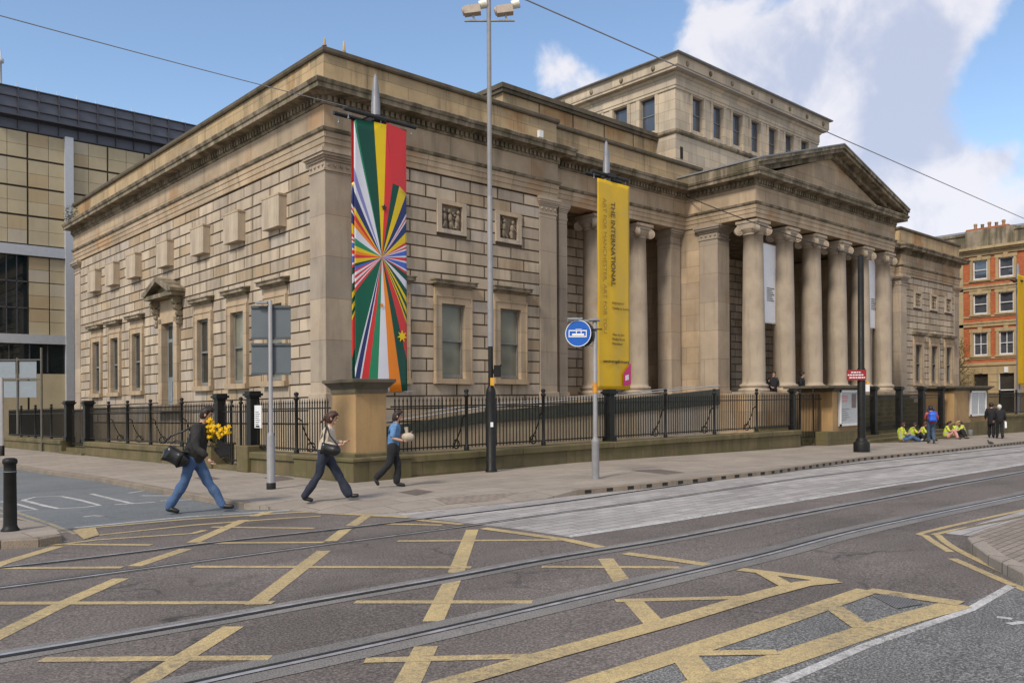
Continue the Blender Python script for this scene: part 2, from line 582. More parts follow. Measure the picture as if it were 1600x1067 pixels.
    def build(s, name, mats, parent=None, graded=False):
        if not isinstance(mats, (list, tuple)):
            mats = [mats]
        vs = s.v
        if graded:
            vs = [Vector((p.x, p.y, p.z + G(p.x, p.y))) for p in vs]
        if graded and parent is not None:
            o = ORG[parent.name]
            vs = [p - o for p in vs]
        me = bpy.data.meshes.new(name)
        me.from_pydata([tuple(p) for p in vs], [], s.f)
        for m in mats:
            me.materials.append(m)
        me.polygons.foreach_set('material_index', s.m)
        me.polygons.foreach_set('use_smooth', s.sm)
        me.update()
        bm = bmesh.new()
        bm.from_mesh(me)
        bmesh.ops.recalc_face_normals(bm, faces=bm.faces)
        bm.to_mesh(me)
        bm.free()
        ob = bpy.data.objects.new(name, me)
        C.objects.link(ob)
        if parent is not None:
            ob.parent = parent
            ORG[ob.name] = ORG.get(parent.name, Vector((0, 0, 0)))
        else:
            ORG[ob.name] = Vector((0, 0, 0))
        return ob


def tag(o, label=None, cat=None, group=None, kind=None):
    if label:
        o['label'] = label
    if cat:
        o['category'] = cat
    if group:
        o['group'] = group
    if kind:
        o['kind'] = kind
    return o


def thing(name, label, cat, x, y, z=0.0, rot=0.0, group=None, on_ground=True):
    o = bpy.data.objects.new(name, None)
    C.objects.link(o)
    o.empty_display_size = 0.2
    zz = z + (ZL(x) if on_ground else 0) + G(x, y)
    o.location = (x, y, zz)
    o.rotation_euler = (0, 0, rot)
    ORG[o.name] = Vector((x, y, zz))
    return tag(o, label, cat, group)


def copy_tree(o, parent=None):
    c = o.copy()
    C.objects.link(c)
    c.parent = parent
    if parent is None:
        ORG[c.name] = Vector(o.location)
    for ch in list(o.children):
        copy_tree(ch, c)
    return c


def text_mesh(s, size, mat, parent, M, name='lettering', align='LEFT', ext=0.002, bold=0.0, xs=1.0):
    cu = bpy.data.curves.new(name, 'FONT')
    cu.body = s
    cu.size = size
    cu.align_x = align
    cu.align_y = 'CENTER'
    cu.extrude = ext
    cu.offset = bold
    tmp = bpy.data.objects.new(name + '_tmp', cu)
    C.objects.link(tmp)
    dg = bpy.context.evaluated_depsgraph_get()
    me = bpy.data.meshes.new_from_object(tmp.evaluated_get(dg))
    bpy.data.objects.remove(tmp)
    me.name = name
    me.materials.clear()
    me.materials.append(mat)
    me.transform(M @ Matrix.Diagonal((xs, 1, 1, 1)))
    ob = bpy.data.objects.new(name, me)
    C.objects.link(ob)
    ob.parent = parent
    return ob


# ------------------------------------------------------------------ ground sheets
def sheet(name, polys, h, m, skirt=None, structure=True):
    """flat sheets on the ground surface; the ground bends once, at x = 5"""
    bm = bmesh.new()
    for pts in polys:
        vs = [bm.verts.new((p[0], p[1], p[2] if len(p) > 2 else h)) for p in pts]
        for tri in tessellate_polygon([[Vector((p[0], p[1], 0)) for p in pts]]):
            try:
                bm.faces.new([vs[i] for i in tri])
            except ValueError:
                pass
    bmesh.ops.bisect_plane(bm, geom=bm.verts[:] + bm.edges[:] + bm.faces[:], plane_co=(5, 0, 0), plane_no=(1, 0, 0), dist=1e-5)
    for v in bm.verts:
        v.co.z += ZL(v.co.x) + G(v.co.x, v.co.y)
    bmesh.ops.recalc_face_normals(bm, faces=bm.faces)
    for f in bm.faces:
        if f.normal.z < 0:
            f.normal_flip()
    if skirt:
        edges = [e for e in bm.edges if len(e.link_faces) == 1]
        r = bmesh.ops.extrude_edge_only(bm, edges=edges)
        for g in r['geom']:
            if isinstance(g, bmesh.types.BMVert):
                g.co.z -= skirt
    me = bpy.data.meshes.new(name)
    bm.to_mesh(me)
    bm.free()
    me.materials.append(m)
    ob = bpy.data.objects.new(name, me)
    C.objects.link(ob)
    ORG[ob.name] = Vector((0, 0, 0))
    if structure:
        ob['kind'] = 'structure'
    return ob


ROADH = -0.105


def pxs(pts, h=ROADH):
    return [at(a, b, h) for a, b in pts]


def strip(pts, w, h=None):
    """quads of constant width w along ground points (x, y)"""
    P = [Vector(p) for p in pts]
    L_, R_ = [], []
    for i, p in enumerate(P):
        a = (P[i] - P[i - 1]).normalized() if i else (P[1] - P[0]).normalized()
        b = (P[i + 1] - P[i]).normalized() if i < len(P) - 1 else a
        n = Vector((-(a.y + b.y), a.x + b.x)).normalized()
        L_.append(p + n * w / 2)
        R_.append(p - n * w / 2)
    return [[tuple(L_[i]), tuple(L_[i + 1]), tuple(R_[i + 1]), tuple(R_[i])] for i in range(len(P) - 1)]


def smooth_line(pts, n=8):
    """Catmull-Rom through ground points"""
    P = [Vector(p) for p in pts]
    P = [P[0] * 2 - P[1]] + P + [P[-1] * 2 - P[-2]]
    o = []
    for i in range(1, len(P) - 2):
        for k in range(n):
            t = k / n
            a, b, c, d = P[i - 1:i + 3]
            o.append(0.5 * ((2 * b) + (c - a) * t + (2 * a - 5 * b + 4 * c - d) * t * t + (3 * b - a - 3 * c + d) * t ** 3))
    o.append(P[-2])
    return [tuple(p) for p in o]


sheet('ground', [[(-400, -400), (400, -400), (400, 400), (-400, 400)]], ROADH - 0.004, ASPHALT)
# coarse grey asphalt, lower right
e1 = pxs([(1600, 902), (1580, 914), (1500, 943), (1355, 922), (1215, 971), (1050, 1025), (880, 1080), (700, 1140), (600, 1300)])
sheet('road_resurfaced', [[(x, y) for x, y in e1] + [(-9, -40), (60, -40), (60, e1[0][1] - 2)]], ROADH - 0.002, ASPHALT2)
# side street
s1 = pxs([(112, 826), (290, 811), (464, 799), (520, 799), (560, 803)])
side = s1 + [(-4.4, -8.0), (-4.4, 90), (-11.5, 90), (-11.5, -4), at(20, 806, ROADH), at(95, 833, ROADH)]
sheet('side_street', [side], ROADH - 0.002, ASPHALT3)

# tramway paving
pave_far = pxs([(575, 802), (640, 799), (760, 787), (890, 769), (1000, 760), (1200, 738), (1345, 718), (1470, 706), (1600, 694)])
pave_near = pxs([(1600, 726), (1440, 749), (1250, 779), (1050, 811), (890, 838), (800, 825), (690, 812), (600, 806)])
end = (90.0, pave_far[-1][1])
sheet('tramway_paving', [pave_far[:9] + [end, (90.0, pave_near[0][1])] + pave_near], ROADH - 0.002, SETTS)

# near pavement of the gallery: dropped at the corner, kerbed elsewhere
kL = [(-6.05, 90), (-6.0, 60), (-6.05, 6), at(150, 745), at(270, 767), at(380, 786)]
kC = [(-5.66, -8.34), (-5.42, -9.47), (-5.0, -10.0), (-4.3, -10.36), (-2.79, -10.62), (-1.55, -10.74)]
kR = [at(900, 765), at(1000, 756), at(1200, 735), at(1345, 714.5), at(1470, 703)]
yfar = at(1600, 689)[1]
kR += [(at(1600, 689)[0], yfar), (90, yfar - .2)]
inner = []
for i_, (x_, y_) in enumerate(kC):
    inner.append((x_ + (.6, .5, .45, .35, .25, .2)[i_], y_ + (.5, .75, .9, 1.0, 1.0, .6)[i_]))
main = [(-2.5, 90)] + kL + inner + kR + [(90, -4.5), (-2.5, -4.5)]
drop = []
edge = [kL[-1]] + kC + [kR[0]]
innr = [kL[-1]] + inner + [kR[0]]
for i in range(len(edge) - 1):
    za, zb = (0.0 if i == 0 else -0.095), (0.0 if i == len(edge) - 2 else -0.095)
    drop.append([(edge[i][0], edge[i][1], za), (edge[i + 1][0], edge[i + 1][1], zb), (innr[i + 1][0], innr[i + 1][1], 0.0), (innr[i][0], innr[i][1], 0.0)])
drop[0] = drop[0][:1] + drop[0][1:3]
drop[-1] = [drop[-1][0], drop[-1][1], drop[-1][3]]
sheet('pavement', [main] + drop, 0.0, FLAGS, skirt=.13)
sheet('gallery_forecourt', [[(-2.5, 27.5), (-2.5, -4.5), (90, -4.5), (90, 27.5)]], -0.02, FLAGS)


def kerb(name, line, side_, h0=0.006, wtop=0.15, drop_=0.13, m=KERB):
    mb = MB()
    pts = [Vector(p) for p in line]
    dense = []
    for a, b in zip(pts, pts[1:]):
        k = max(1, int((b - a).length / 0.92))
        for i in range(k):
            dense.append((a.lerp(b, i / k), a.lerp(b, (i + 1) / k)))
    for a, b in dense:
        d = (b - a)
        if d.length < 0.05:
            continue
        u = d.normalized()
        n = Vector((-u.y, u.x)) * side_
        a2, b2 = a + u * 0.006, b - u * 0.006
        q = [a2 - n * 0.012, b2 - n * 0.012, b2 + n * wtop, a2 + n * wtop]
        c_ = 0.012
        vs = []
        for p in q:
            vs.append((p.x, p.y, ZL(p.x) + h0 - drop_))
        for p in q[:2]:
            vs.append((p.x, p.y, ZL(p.x) + h0 - c_))
        for p in q[2:]:
            vs.append((p.x, p.y, ZL(p.x) + h0))
        for p in q[:2]:
            r = p + n * c_
            vs.append((r.x, r.y, ZL(r.x) + h0))
        mb.add(vs, [(0, 1, 5, 4), (4, 5, 9, 8), (8, 9, 6, 7), (1, 2, 6, 9, 5), (3, 0, 4, 8, 7)])
    o = mb.build(name, m, None, True)
    o['kind'] = 'structure'
    return o


kerb('kerb', kL[1:], 1)
kerb('kerb', kR, 1)
# drain slots in the far kerb face
mb = MB()
ks = [Vector(p) for p in kR[:-1]]
for a, b in zip(ks, ks[1:]):
    n_ = int((b - a).length / 0.46)
    for i in range(n_):
        p = a.lerp(b, (i + .5) / n_)
        u = (b - a).normalized()
        n = Vector((-u.y, u.x))
        q = p - n * 0.016
        mb.M = Matrix.Translation((q.x, q.y, ZL(q.x))) @ Matrix.Rotation(math.atan2(u.y, u.x), 4, 'Z')
        mb.box(-.08, .08, -.004, .02, -.085, -.02)
ob = mb.build('kerb_drain_slots', GROOVE, None, True)
ob['kind'] = 'structure'

# rails
R1 = smooth_line(pxs([(-260, 908), (0, 887), (218, 862), (330, 848), (550, 824), (680, 808), (860, 786), (1050, 759.5), (1376, 720), (1600, 697)])) + [(90, at(1600, 697, ROADH)[1])]
R2 = smooth_line(pxs([(-260, 948), (0, 918), (218, 889), (363, 870), (550, 845), (718, 823), (860, 803), (1050, 777), (1340, 736), (1600, 705)])) + [(90, at(1600, 705, ROADH)[1])]
R3 = smooth_line(pxs([(-260, 1068), (0, 1025), (290, 976), (500, 938), (681, 906), (863, 872), (1050, 841), (1268, 799), (1449, 765), (1600, 737)])) + [(90, at(1600, 737, ROADH)[1])]
R4 = smooth_line(pxs([(0, 1138), (319, 1064), (500, 1025), (681, 985), (863, 943), (1050, 900), (1195, 866), (1358, 824), (1600, 773)])) + [(90, at(1600, 773, ROADH)[1])]


def offset(line, d):
    P = [Vector(p) for p in line]
    o = []
    for i, p in enumerate(P):
        a = (P[min(i + 1, len(P) - 1)] - P[max(i - 1, 0)]).normalized()
        o.append(tuple(p + Vector((-a.y, a.x)) * d))
    return o


shoulder = []
for r, wd in ((R1[:40], .16), (R2[:40], .16), (R3, .38), (R4, .5)):
    shoulder += strip(r, wd)
sheet('rail_concrete', shoulder, ROADH + 0.0008, CONC)
sheet('rail_groove', sum([strip(offset(r, -sgn * .016), .085) for r, sgn in ((R1, 1), (R2, -1), (R3, 1), (R4, -1))], []), ROADH + 0.0068, GROOVE)
sheet('tram_rails', sum([strip(offset(r, sgn * .03), .056) for r, sgn in ((R1, 1), (R2, -1), (R3, 1), (R4, -1))], []), ROADH + 0.0085, RAILM)

# yellow box junction
Y = []
W_ = 0.17


YH = [ROADH]


def ys(pts, wd=W_):
    global Y
    Y += [[(p[0], p[1], YH[0]) for p in q] for q in strip(pxs(pts), wd)]


for seg in ([(-120, 1050), (0, 990), (91, 945), (188, 903)], [(208, 884), (290, 857)], [(300, 847), (380, 812)], [(395, 806), (420, 799)],
            [(180, 1100), (225, 1063), (363, 978)], [(395, 944), (505, 860)], [(515, 845), (540, 826)], [(548, 821), (575, 803)],
            [(615, 1100), (636, 1063), (664, 1009)], [(675, 970), (707, 903)], [(711, 894), (737, 827)], [(-60, 905), (0, 880), (90, 853)],
            [(945, 872), (972, 910)], [(985, 935), (1025, 978)]):
    ys(seg, 0.18)
YH[0] += .0015
for seg in ([(62, 1030), (420, 1027)], [(568, 1031), (850, 1024)], [(-60, 942), (425, 941)], [(553, 940), (830, 940)], [(960, 938), (1190, 932)],
            [(-60, 888), (190, 886)], [(300, 885), (735, 886)], [(845, 885), (1060, 886)], [(308, 848), (505, 847)], [(620, 845), (890, 843)],
            [(95, 850), (235, 851)], [(330, 823), (490, 825)], [(-60, 858), (95, 850), (150, 843), (300, 833), (319, 828)],
            [(120, 826), (290, 811), (464, 800), (510, 799)], [(150, 836), (300, 820), (420, 811), (500, 806)], [(600, 818), (690, 820)]):
    ys(seg, 0.12)
YH[0] += .0015
for seg in ([(500, 801), (638, 808)], [(652, 812), (722, 819)], [(754, 825), (884, 843), (938, 855)], [(975, 864), (1050, 874), (1104, 882)], [(1155, 889), (1304, 908)]):
    ys(seg, 0.17)
YH[0] += .0015
ys([(600, 1100), (690, 1070), (862, 1021), (1050, 970), (1184, 930), (1253, 912), (1304, 907)], 0.21)
YH[0] += .0015
ys([(1188, 893), (1228, 915)], .16)
YH[0] -= .0015
ys([(800, 1112), (880, 1080), (1050, 1025), (1215, 971), (1355, 922)], 0.22)
YH[0] += .0015
ys([(1355, 922), (1500, 943)], .2)
YH[0] -= .003
ys([(1495, 944), (1400, 970), (1231, 1026), (1105, 1066), (1000, 1110)], .25)
YH[0] += .003
ys([(1300, 948), (1347, 981)], .17)
ys([(1086, 1021), (1213, 1019)], .12)
YH[0] += .0012
ys([(1066, 1024), (1100, 1068)], .2)
Y.append([(p[0], p[1], YH[0]) for p in pxs([(112, 828), (148, 824), (154, 836), (130, 843)])])
sheet('yellow_box_marking', Y, ROADH + 0.0, YEL)
ob = sheet('yellow_kerb_lines', strip(smooth_line(pxs([(1640, 787), (1600, 796), (1452, 829), (1447, 838), (1484, 862)])), .09) + strip(pxs([(1487, 872), (1569, 908), (1640, 936)]), .1)
           + strip(smooth_line(pxs([(1640, 797), (1600, 806), (1474, 831), (1466, 837), (1500, 861), (1600, 908), (1640, 927)])), .09), ROADH + 0.0, YEL)
wl = []
wl += strip(pxs([(885, 838), (1050, 813), (1250, 781), (1440, 751), (1600, 725)]) + [(90, at(1600, 725, ROADH)[1])], .17)
wl += strip(pxs([(1580, 914), (1513, 952), (1353, 1007), (1200, 1073), (1120, 1108)]), .085)
wl += strip(pxs([(115, 824), (290, 807), (464, 796)]), .10)
wl += strip(pxs([(1556, 963), (1580, 966)]), .07) + strip(pxs([(1574, 974), (1600, 971)]), .07)
# carriageway lettering seen at a slant
for s_ in ([(35, 781), (55, 776), (95, 775), (125, 781), (155, 789), (130, 792), (90, 794), (70, 790), (35, 781)],
           [(142, 771), (170, 778), (205, 786)], [(178, 788), (242, 784)], [(200, 770), (225, 766), (300, 767)], [(220, 774), (330, 774)],
           [(0, 783), (25, 787), (57, 796), (25, 798)], [(130, 807), (145, 805), (158, 806)], [(250, 782), (300, 780)]):
    wl += strip(pxs(s_), .10)
sheet('white_road_marking', wl, ROADH + 0.0, PALE)
cl = []
cl += strip(pxs([(10, 722), (40, 727), (190, 752), (300, 776), (390, 796)]), .1)
cl += strip(pxs([(-40, 782), (25, 800), (75, 817), (118, 834)]), .08) + strip(pxs([(-40, 791), (25, 808), (60, 818), (100, 832)]), .08)
for i in range(26):                                   # broken wear line between the tracks
    a = 1000 + i * 24
    cl += strip(pxs([(a, 845 - (a - 1000) * .18), (a + 15, 845 - (a + 15 - 1000) * .18)]), .05)
sheet('faded_road_lines', cl, ROADH + 0.0, CREAM)

gm = plain('drain_grate_iron', (.30, .29, .28), .5, .3)
g0, g1, g2, g3 = [Vector(at(a, b, ROADH)) for a, b in ((1362, 931), (1400, 951), (1440, 944), (1402, 926))]
gq = []
for i in range(12):
    a_, b_ = i / 12, (i + .5) / 12
    gq.append([tuple(g0.lerp(g3, a_)), tuple(g0.lerp(g3, b_)), tuple(g1.lerp(g2, b_)), tuple(g1.lerp(g2, a_))])
sheet('drain_bed', [[tuple(g0), tuple(g1), tuple(g2), tuple(g3)]], ROADH + .0035, GROOVE)
sheet('drain_grate', gq, ROADH + .006, gm)
# near-right pavement corner
isl = [at(1512, 840), at(1520, 850), at(1545, 868), at(1600, 896), at(1700, 935)]
islp = isl + [(30, -35), (60, -22), (60, at(1600, 808)[1]), at(1600, 808), at(1545, 824), at(1515, 836)]
sheet('corner_pavement', [islp], 0.0, FLAGS2, skirt=0.14)
kerb('corner_kerb', list(reversed(isl)), -1, h0=0.008, m=FLAGS)
tri = [at(1475, 833, ROADH), at(1600, 797, ROADH), (60, at(1600, 797, ROADH)[1]), (60, at(1600, 812, ROADH)[1]), at(1600, 812, ROADH), at(1512, 837, ROADH)]
sheet('corner_paving_strip', [tri], ROADH + 0.0, SETTS)
# far-left pavement corner
lp = [at(93, 833), at(84, 825), at(45, 815), at(0, 808), at(-60, 800), (-11.6, 0), (-11.6, 90), (-60, 90), (-60, -6), at(-200, 850), at(0, 843), at(60, 841)]
sheet('left_pavement', [lp], 0.0, FLAGS, skirt=0.14)
kerb('left_kerb', [at(-200, 852), at(0, 845), at(60, 842), at(95, 836)], 1, h0=0.008)
# warm tactile patch and covers in the pavement
def dropp(i, u, v):
    e_ = Vector((*kC[i], -.095)).lerp(Vector((*kC[i + 1], -.095)), u)
    n_ = Vector((*inner[i], 0)).lerp(Vector((*inner[i + 1], 0)), u)
    q = e_.lerp(n_, v)
    return (q.x, q.y, q.z + .005)


ob = sheet('pavement_patch', [[dropp(3, .45, .3), dropp(3, 1, .25), dropp(3, 1, .85), dropp(3, .45, .85)], [dropp(4, 0, .25), dropp(4, .75, .25), dropp(4, .75, .85), dropp(4, 0, .85)]], 0.004, FLAGS2)
for pts in ([(622, 769), (650, 764), (678, 768), (650, 774)], [(985, 735), (1030, 733), (1070, 738), (1040, 741)], [(410, 746), (440, 743), (460, 748), (430, 752)],
            [(300, 746), (330, 744), (345, 748), (320, 751)]):
    sheet('pavement_cover', [[at(*p) for p in pts]], 0.004, IRONCOVER)

# ================================================================== THE GALLERY
LX, LY = 50.97, 24.9
XW = 9.95                   # wing width
XP0, XP1, YP = 18.6, 32.4, -3.2   # portico sides and front
YR = 0.35                   # recess face
ZF = 2.0                    # main floor
gal = thing('art_gallery', 'long sandstone classical gallery with six-column pedimented portico behind black railings', 'building', 0, 0, 0)

outline = [(0, LY), (0, 0), (XW, 0), (XW, YR), (XP0, YR), (XP0, YP), (XP1, YP), (XP1, YR), (LX - XW, YR), (LX - XW, 0), (LX, 0), (LX, LY)]


def rot_left():
    # local x runs from the corner along the side facade (away from the camera), outward is -X
    return Matrix(((0, 1, 0, 0), (1, 0, 0, 0), (0, 0, 1, 0), (0, 0, 0, 1)))


def blocks(mb, u0, u1, z0, z1, openings, Lb=1.27, Hb=0.408, yout=0.045, yin=0.125, phase=0.0):
    """rusticated ashlar: every block a chamfered frustum; local x = u, outward = -y"""
    k = 0
    z = z1
    c = 0.02
    g = 0.011
    while z > z0 + 0.02:
        zb = max(z - Hb, z0)
        off = phase + (0 if k % 2 else Lb / 2)
        cuts = [u0]
        x = u0 + (off % Lb)
        if x - u0 < 0.2:
            x += Lb
        while x < u1 - 0.2:
            cuts.append(x)
            x += Lb
        cuts.append(u1)
        for a, b in zip(cuts, cuts[1:]):
            segs = [(a, b)]
            for (oa, ob_, oz0, oz1) in openings:
                if zb < oz1 - 0.05 and z > oz0 + 0.05:
                    ns = []
                    for (p, q) in segs:
                        if q <= oa or p >= ob_:
                            ns.append((p, q))
                        else:
                            if oa - p > 0.06:
                                ns.append((p, oa))
                            if q - ob_ > 0.06:
                                ns.append((ob_, q))
                    segs = ns
            for (p, q) in segs:
                p2, q2, b2, t2 = p + g * 1.5, q - g * 1.5, zb + g, z - g
                if q2 - p2 < 3 * c or t2 - b2 < 3 * c:
                    continue
                j = random.uniform(-.004, .004)
                vv = [(p2, yin, b2), (q2, yin, b2), (q2, yin, t2), (p2, yin, t2),
                      (p2, yout + .028, b2), (q2, yout + .028, b2), (q2, yout + .028, t2), (p2, yout + .028, t2),
                      (p2 + c, yout + j, b2 + c), (q2 - c, yout + j, b2 + c), (q2 - c, yout + j, t2 - c), (p2 + c, yout + j, t2 - c)]
                mb.add(vv, [(8, 9, 10, 11)])
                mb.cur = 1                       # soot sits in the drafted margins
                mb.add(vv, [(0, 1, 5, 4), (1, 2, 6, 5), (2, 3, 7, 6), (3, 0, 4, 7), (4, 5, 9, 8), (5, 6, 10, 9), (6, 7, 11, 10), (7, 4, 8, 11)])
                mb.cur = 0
        z = zb
        k += 1


def back_wall(mb, u0, u1, z0, z1, openings, y0=0.12, y1=0.75):
    """solid wall behind the blocks with real openings (local x = u)"""
    xs = sorted(set([u0, u1] + [min(max(o[0], u0), u1) for o in openings] + [min(max(o[1], u0), u1) for o in openings]))
    for a, b in zip(xs, xs[1:]):
        if b - a < 1e-4:
            continue
        mid = (a + b) / 2
        zs = sorted([(o[2], o[3]) for o in openings if o[0] < mid < o[1]])
        z = z0
        for (oa, ob_) in zs:
            if oa > z:
                mb.box(a, b, y0, y1, z, oa)
            z = max(z, ob_)
        if z < z1:
            mb.box(a, b, y0, y1, z, z1)


ZT = 9.40
WIN_Z0, WIN_Z1 = 2.72, 5.12


def win_open(c):
    return (c - .72, c + .72, 2.44, 5.32)


def wall(name, M, u0, u1, wins, extra=(), z0=1.2, ph=0.0, yoff=0.0):
    ops = [win_open(c) for c in wins] + list(extra)
    ob_ = [(c - .56, c + .56, WIN_Z0 - .06, WIN_Z1 + .06) for c in wins] + [e for e in extra if len(e) == 4 and e[3] - e[2] > 3] + [(c - .5, c + .5, 7.55, 8.5) for c in ([] if yoff < 0 else [(e[0] + e[1]) / 2 for e in extra if e[3] - e[2] < 3])]
    T = M @ Matrix.Translation((0, yoff, 0))
    a = MB()
    a.M = T
    back_wall(a, u0, u1, -0.3, ZT, ob_)
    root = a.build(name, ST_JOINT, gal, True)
    b = MB()
    b.M = T
    blocks(b, u0, u1, z0, ZT - .01, ops, phase=ph)
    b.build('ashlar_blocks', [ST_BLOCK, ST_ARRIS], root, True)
    c = MB()
    c.M = T
    c.box(u0, u1, 0.02, 0.11, -0.3, z0)
    c.build('basement_course', ST_BACK, root, True)
    return root


# front wing windows: centres along x ; side windows: centres along y
FW = [2.28, 4.88, 7.50]
RW = [LX - 7.25, LX - 4.6, LX - 2.02]
SW = [3.15, 5.93, 8.82, 15.86, 18.72, 21.36]
DOORC = 12.1
I4 = Matrix.Identity(4)
PANW = .62
wall('wing_wall', I4, 0.9, XW - .9, FW, [(c - PANW, c + PANW, 7.48, 8.58) for c in FW], ph=.35)
wall('wing_wall', I4, LX - XW + .9, LX - .9, RW, [(c - PANW, c + PANW, 7.48, 8.58) for c in RW], ph=.5)
wall('side_wall', rot_left(), 0.9, LY - .9, SW, [(DOORC - 1.0, DOORC + 1.0, 1.9, 6.75)], ph=.1)
# recess and portico back walls
mb = MB()
mb.M = Matrix.Translation((0, 3.2, 0))
back_wall(mb, XW, LX - XW, -.3, 9.7, [(24.2, 26.8, 2.0, 6.3), (20.8, 22.2, 2.6, 5.8), (28.8, 30.2, 2.6, 5.8), (12.0, 13.1, 2.6, 5.2), (15.6, 16.7, 2.6, 5.2)])
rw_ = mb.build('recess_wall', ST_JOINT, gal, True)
mb = MB()
mb.M = Matrix.Translation((0, 3.2, 0))
blocks(mb, XW + .1, XP0 - .2, 1.2, ZT, [(12.0, 13.1, 2.6, 5.2), (15.6, 16.7, 2.6, 5.2)])
blocks(mb, XP0 + .4, XP1 - .4, 2.0, ZT, [(24.2, 26.8, 2.0, 6.3), (20.8, 22.2, 2.6, 5.8), (28.8, 30.2, 2.6, 5.8)])
blocks(mb, XP1 + .2, LX - XW, 1.2, ZT, [])
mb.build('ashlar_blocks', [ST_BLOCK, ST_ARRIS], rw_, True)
mb = MB()
for (a, b, c_, d) in ((24.2, 26.8, 2.0, 6.3), (20.8, 22.2, 2.6, 5.8), (28.8, 30.2, 2.6, 5.8), (12.0, 13.1, 2.6, 5.2), (15.6, 16.7, 2.6, 5.2)):
    mb.box(a, b, 3.6, 3.7, c_, d)
    mb.box((a + b) / 2 - .04, (a + b) / 2 + .04, 3.56, 3.6, c_, d)
mb.build('dark_opening', GL_DARK, gal, True)
# far side and rear walls, plain
mb = MB()
mb.box(LX - .7, LX, .9, LY - .9, -.3, ZT)
mb.box(.9, LX - .9, LY - .8, LY - .1, -.3, ZT)
mb.build('rear_wall', ST_SMOOTH, gal, True)
# side cheeks of the two wings facing the recess
mb = MB()
mb.box(XW - .6, XW + .45, .99, 3.31, -.3, ZT)
mb.box(LX - XW + .01, LX - XW + .6, .92, 3.31, -.3, ZT)
mb.build('recess_return', ST_SMOOTH, gal, True)

# ---- corner piers (plain pilasters with carved necking)


def pier(x0, x1, y0, y1, zb=-.2, carve=True, mat_=None, fl=1.0):
    """pier from floor to architrave; x0<x1, y0<y1"""
    p = MB()
    p.bbox(x0, x1, y0, y1, zb, 8.80, .012)
    p.bbox(x0 - .05, x1 + .05, y0 - .05, y1 + .05, zb, ZF + .15, .012)
    r = p.build('pier', mat_ or ST_PIER, gal, True)
    q = MB()
    for (e, a, b) in ((.03, 8.80, 8.86), (.0, 8.86, 9.10), (.05, 9.10, 9.16), (.10, 9.16, 9.22), (.16, 9.22, 9.30), (.2, 9.30, 9.41)):
        e *= fl
        q.box(x0 - e, x1 + e, y0 - e, y1 + e, a, b)
    if carve:
        n = max(3, int((x1 - x0) / .2))
        for i in range(n):
            cx = x0 + (i + .5) * (x1 - x0) / n
            q.ball((cx, y0 - .005, 8.98), .055, 8, 5)
        n = max(3, int((y1 - y0) / .2))
        for i in range(n):
            cy = y0 + (i + .5) * (y1 - y0) / n
            q.ball((x0 - .005, cy, 8.98), .055, 8, 5)
    q.build('capital', ST_PIER, r, True)


pier(0.02, .93, 0.02, .93)
pier(XW - .92, XW - .02, 0.02, .95, fl=.6)
pier(0.02, .93, LY - .93, LY - .02)
pier(LX - XW + .02, LX - XW + .92, 0.02, .95)
pier(LX - .93, LX - .02, 0.02, .93)
pier(XW + .47, XW + .93, YR + .02, YR + .85, carve=False, fl=.5)
pier(LX - XW - .93, LX - XW - .47, YR + .02, YR + .85, carve=False, fl=.5)
pier(XP0 - .75, XP0 - .02, YR + .25, YR + 1.0, carve=False)
pier(XP1 + .02, XP1 + .75, YR + .25, YR + 1.0, carve=False)
for xa, xb in ((XP0 + .02, XP0 + .95), (XP1 - .95, XP1 - .02)):
    pier(xa, xb, -1.32, -.38)
    mb = MB()
    mb.box(xa + .03, xb - .03, -.36, 3.3, -.2, 9.41)
    mb.build('portico_side_wall', ST_SMOOTH, gal, True)

# ---- columns


def ionic_column(x, y):
    s = MB()
    s.box(-.66, .66, -.66, .66, 0, .12)
    prof = [(.64, .12), (.67, .17), (.64, .24), (.56, .26), (.55, .31), (.60, .34), (.61, .39), (.57, .44), (.50, .46), (.49, .55)]
    H = 6.78
    for i in range(9):
        t = i / 8
        prof.append((.485 - .075 * t ** 1.7, .6 + (H - .6) * t))
    prof += [(.44, H), (.44, H + .05), (.41, H + .07)]
    s.lathe(0, 0, prof, 28)
    o = s.build('column', ST_COLUMN, gal)
    q = MB()
    q.lathe(0, 0, [(.41, 6.84), (.50, 6.95), (.54, 7.05)], 24)
    q.box(-.53, .53, -.53, .53, 7.27, 7.385)
    q.box(-.50, .50, -.48, .48, 7.15, 7.27)
    q.box(-.50, .50, -.44, .44, 7.02, 7.15)
    for a in (45, 135, 225, 315):                    # four angled volutes
        A = rad(a)
        d = Vector((math.cos(A), math.sin(A), 0))
        n = Vector((-d.y, d.x, 0))
        c0 = d * .60 + Vector((0, 0, 6.99))
        q.tube(c0 - n * .09, c0 + n * .09, .20, 16)
        q.tube(c0 - n * .115, c0 + n * .115, .13, 14)
        q.tube(c0 - n * .135, c0 + n * .135, .05, 10)
        q.tube(d * .35 + Vector((0, 0, 7.14)), d * .66 + Vector((0, 0, 7.13)), .075, 8)
    cap = q.build('capital', ST_COLUMN, o)
    o.location = (x, y, ZF + .02 + G(x, y))
    return o


cx0, cx1 = XP0 + .55, XP1 - .55
colx = [(cx0 + (cx1 - cx0) * i / 5, YP + .45) for i in range(6)]
colr = [(12.95, YR + .5), (15.72, YR + .5), (LX - 12.95, YR + .5), (LX - 15.72, YR + .5)]
c0 = ionic_column(*colx[0])
for (x, y) in colx[1:] + colr:
    c = c0.copy()
    C.objects.link(c)
    c.parent = gal
    c.location = (x, y, ZF + .02 + G(x, y))
    k = c0.children[0].copy()
    C.objects.link(k)
    k.parent = c

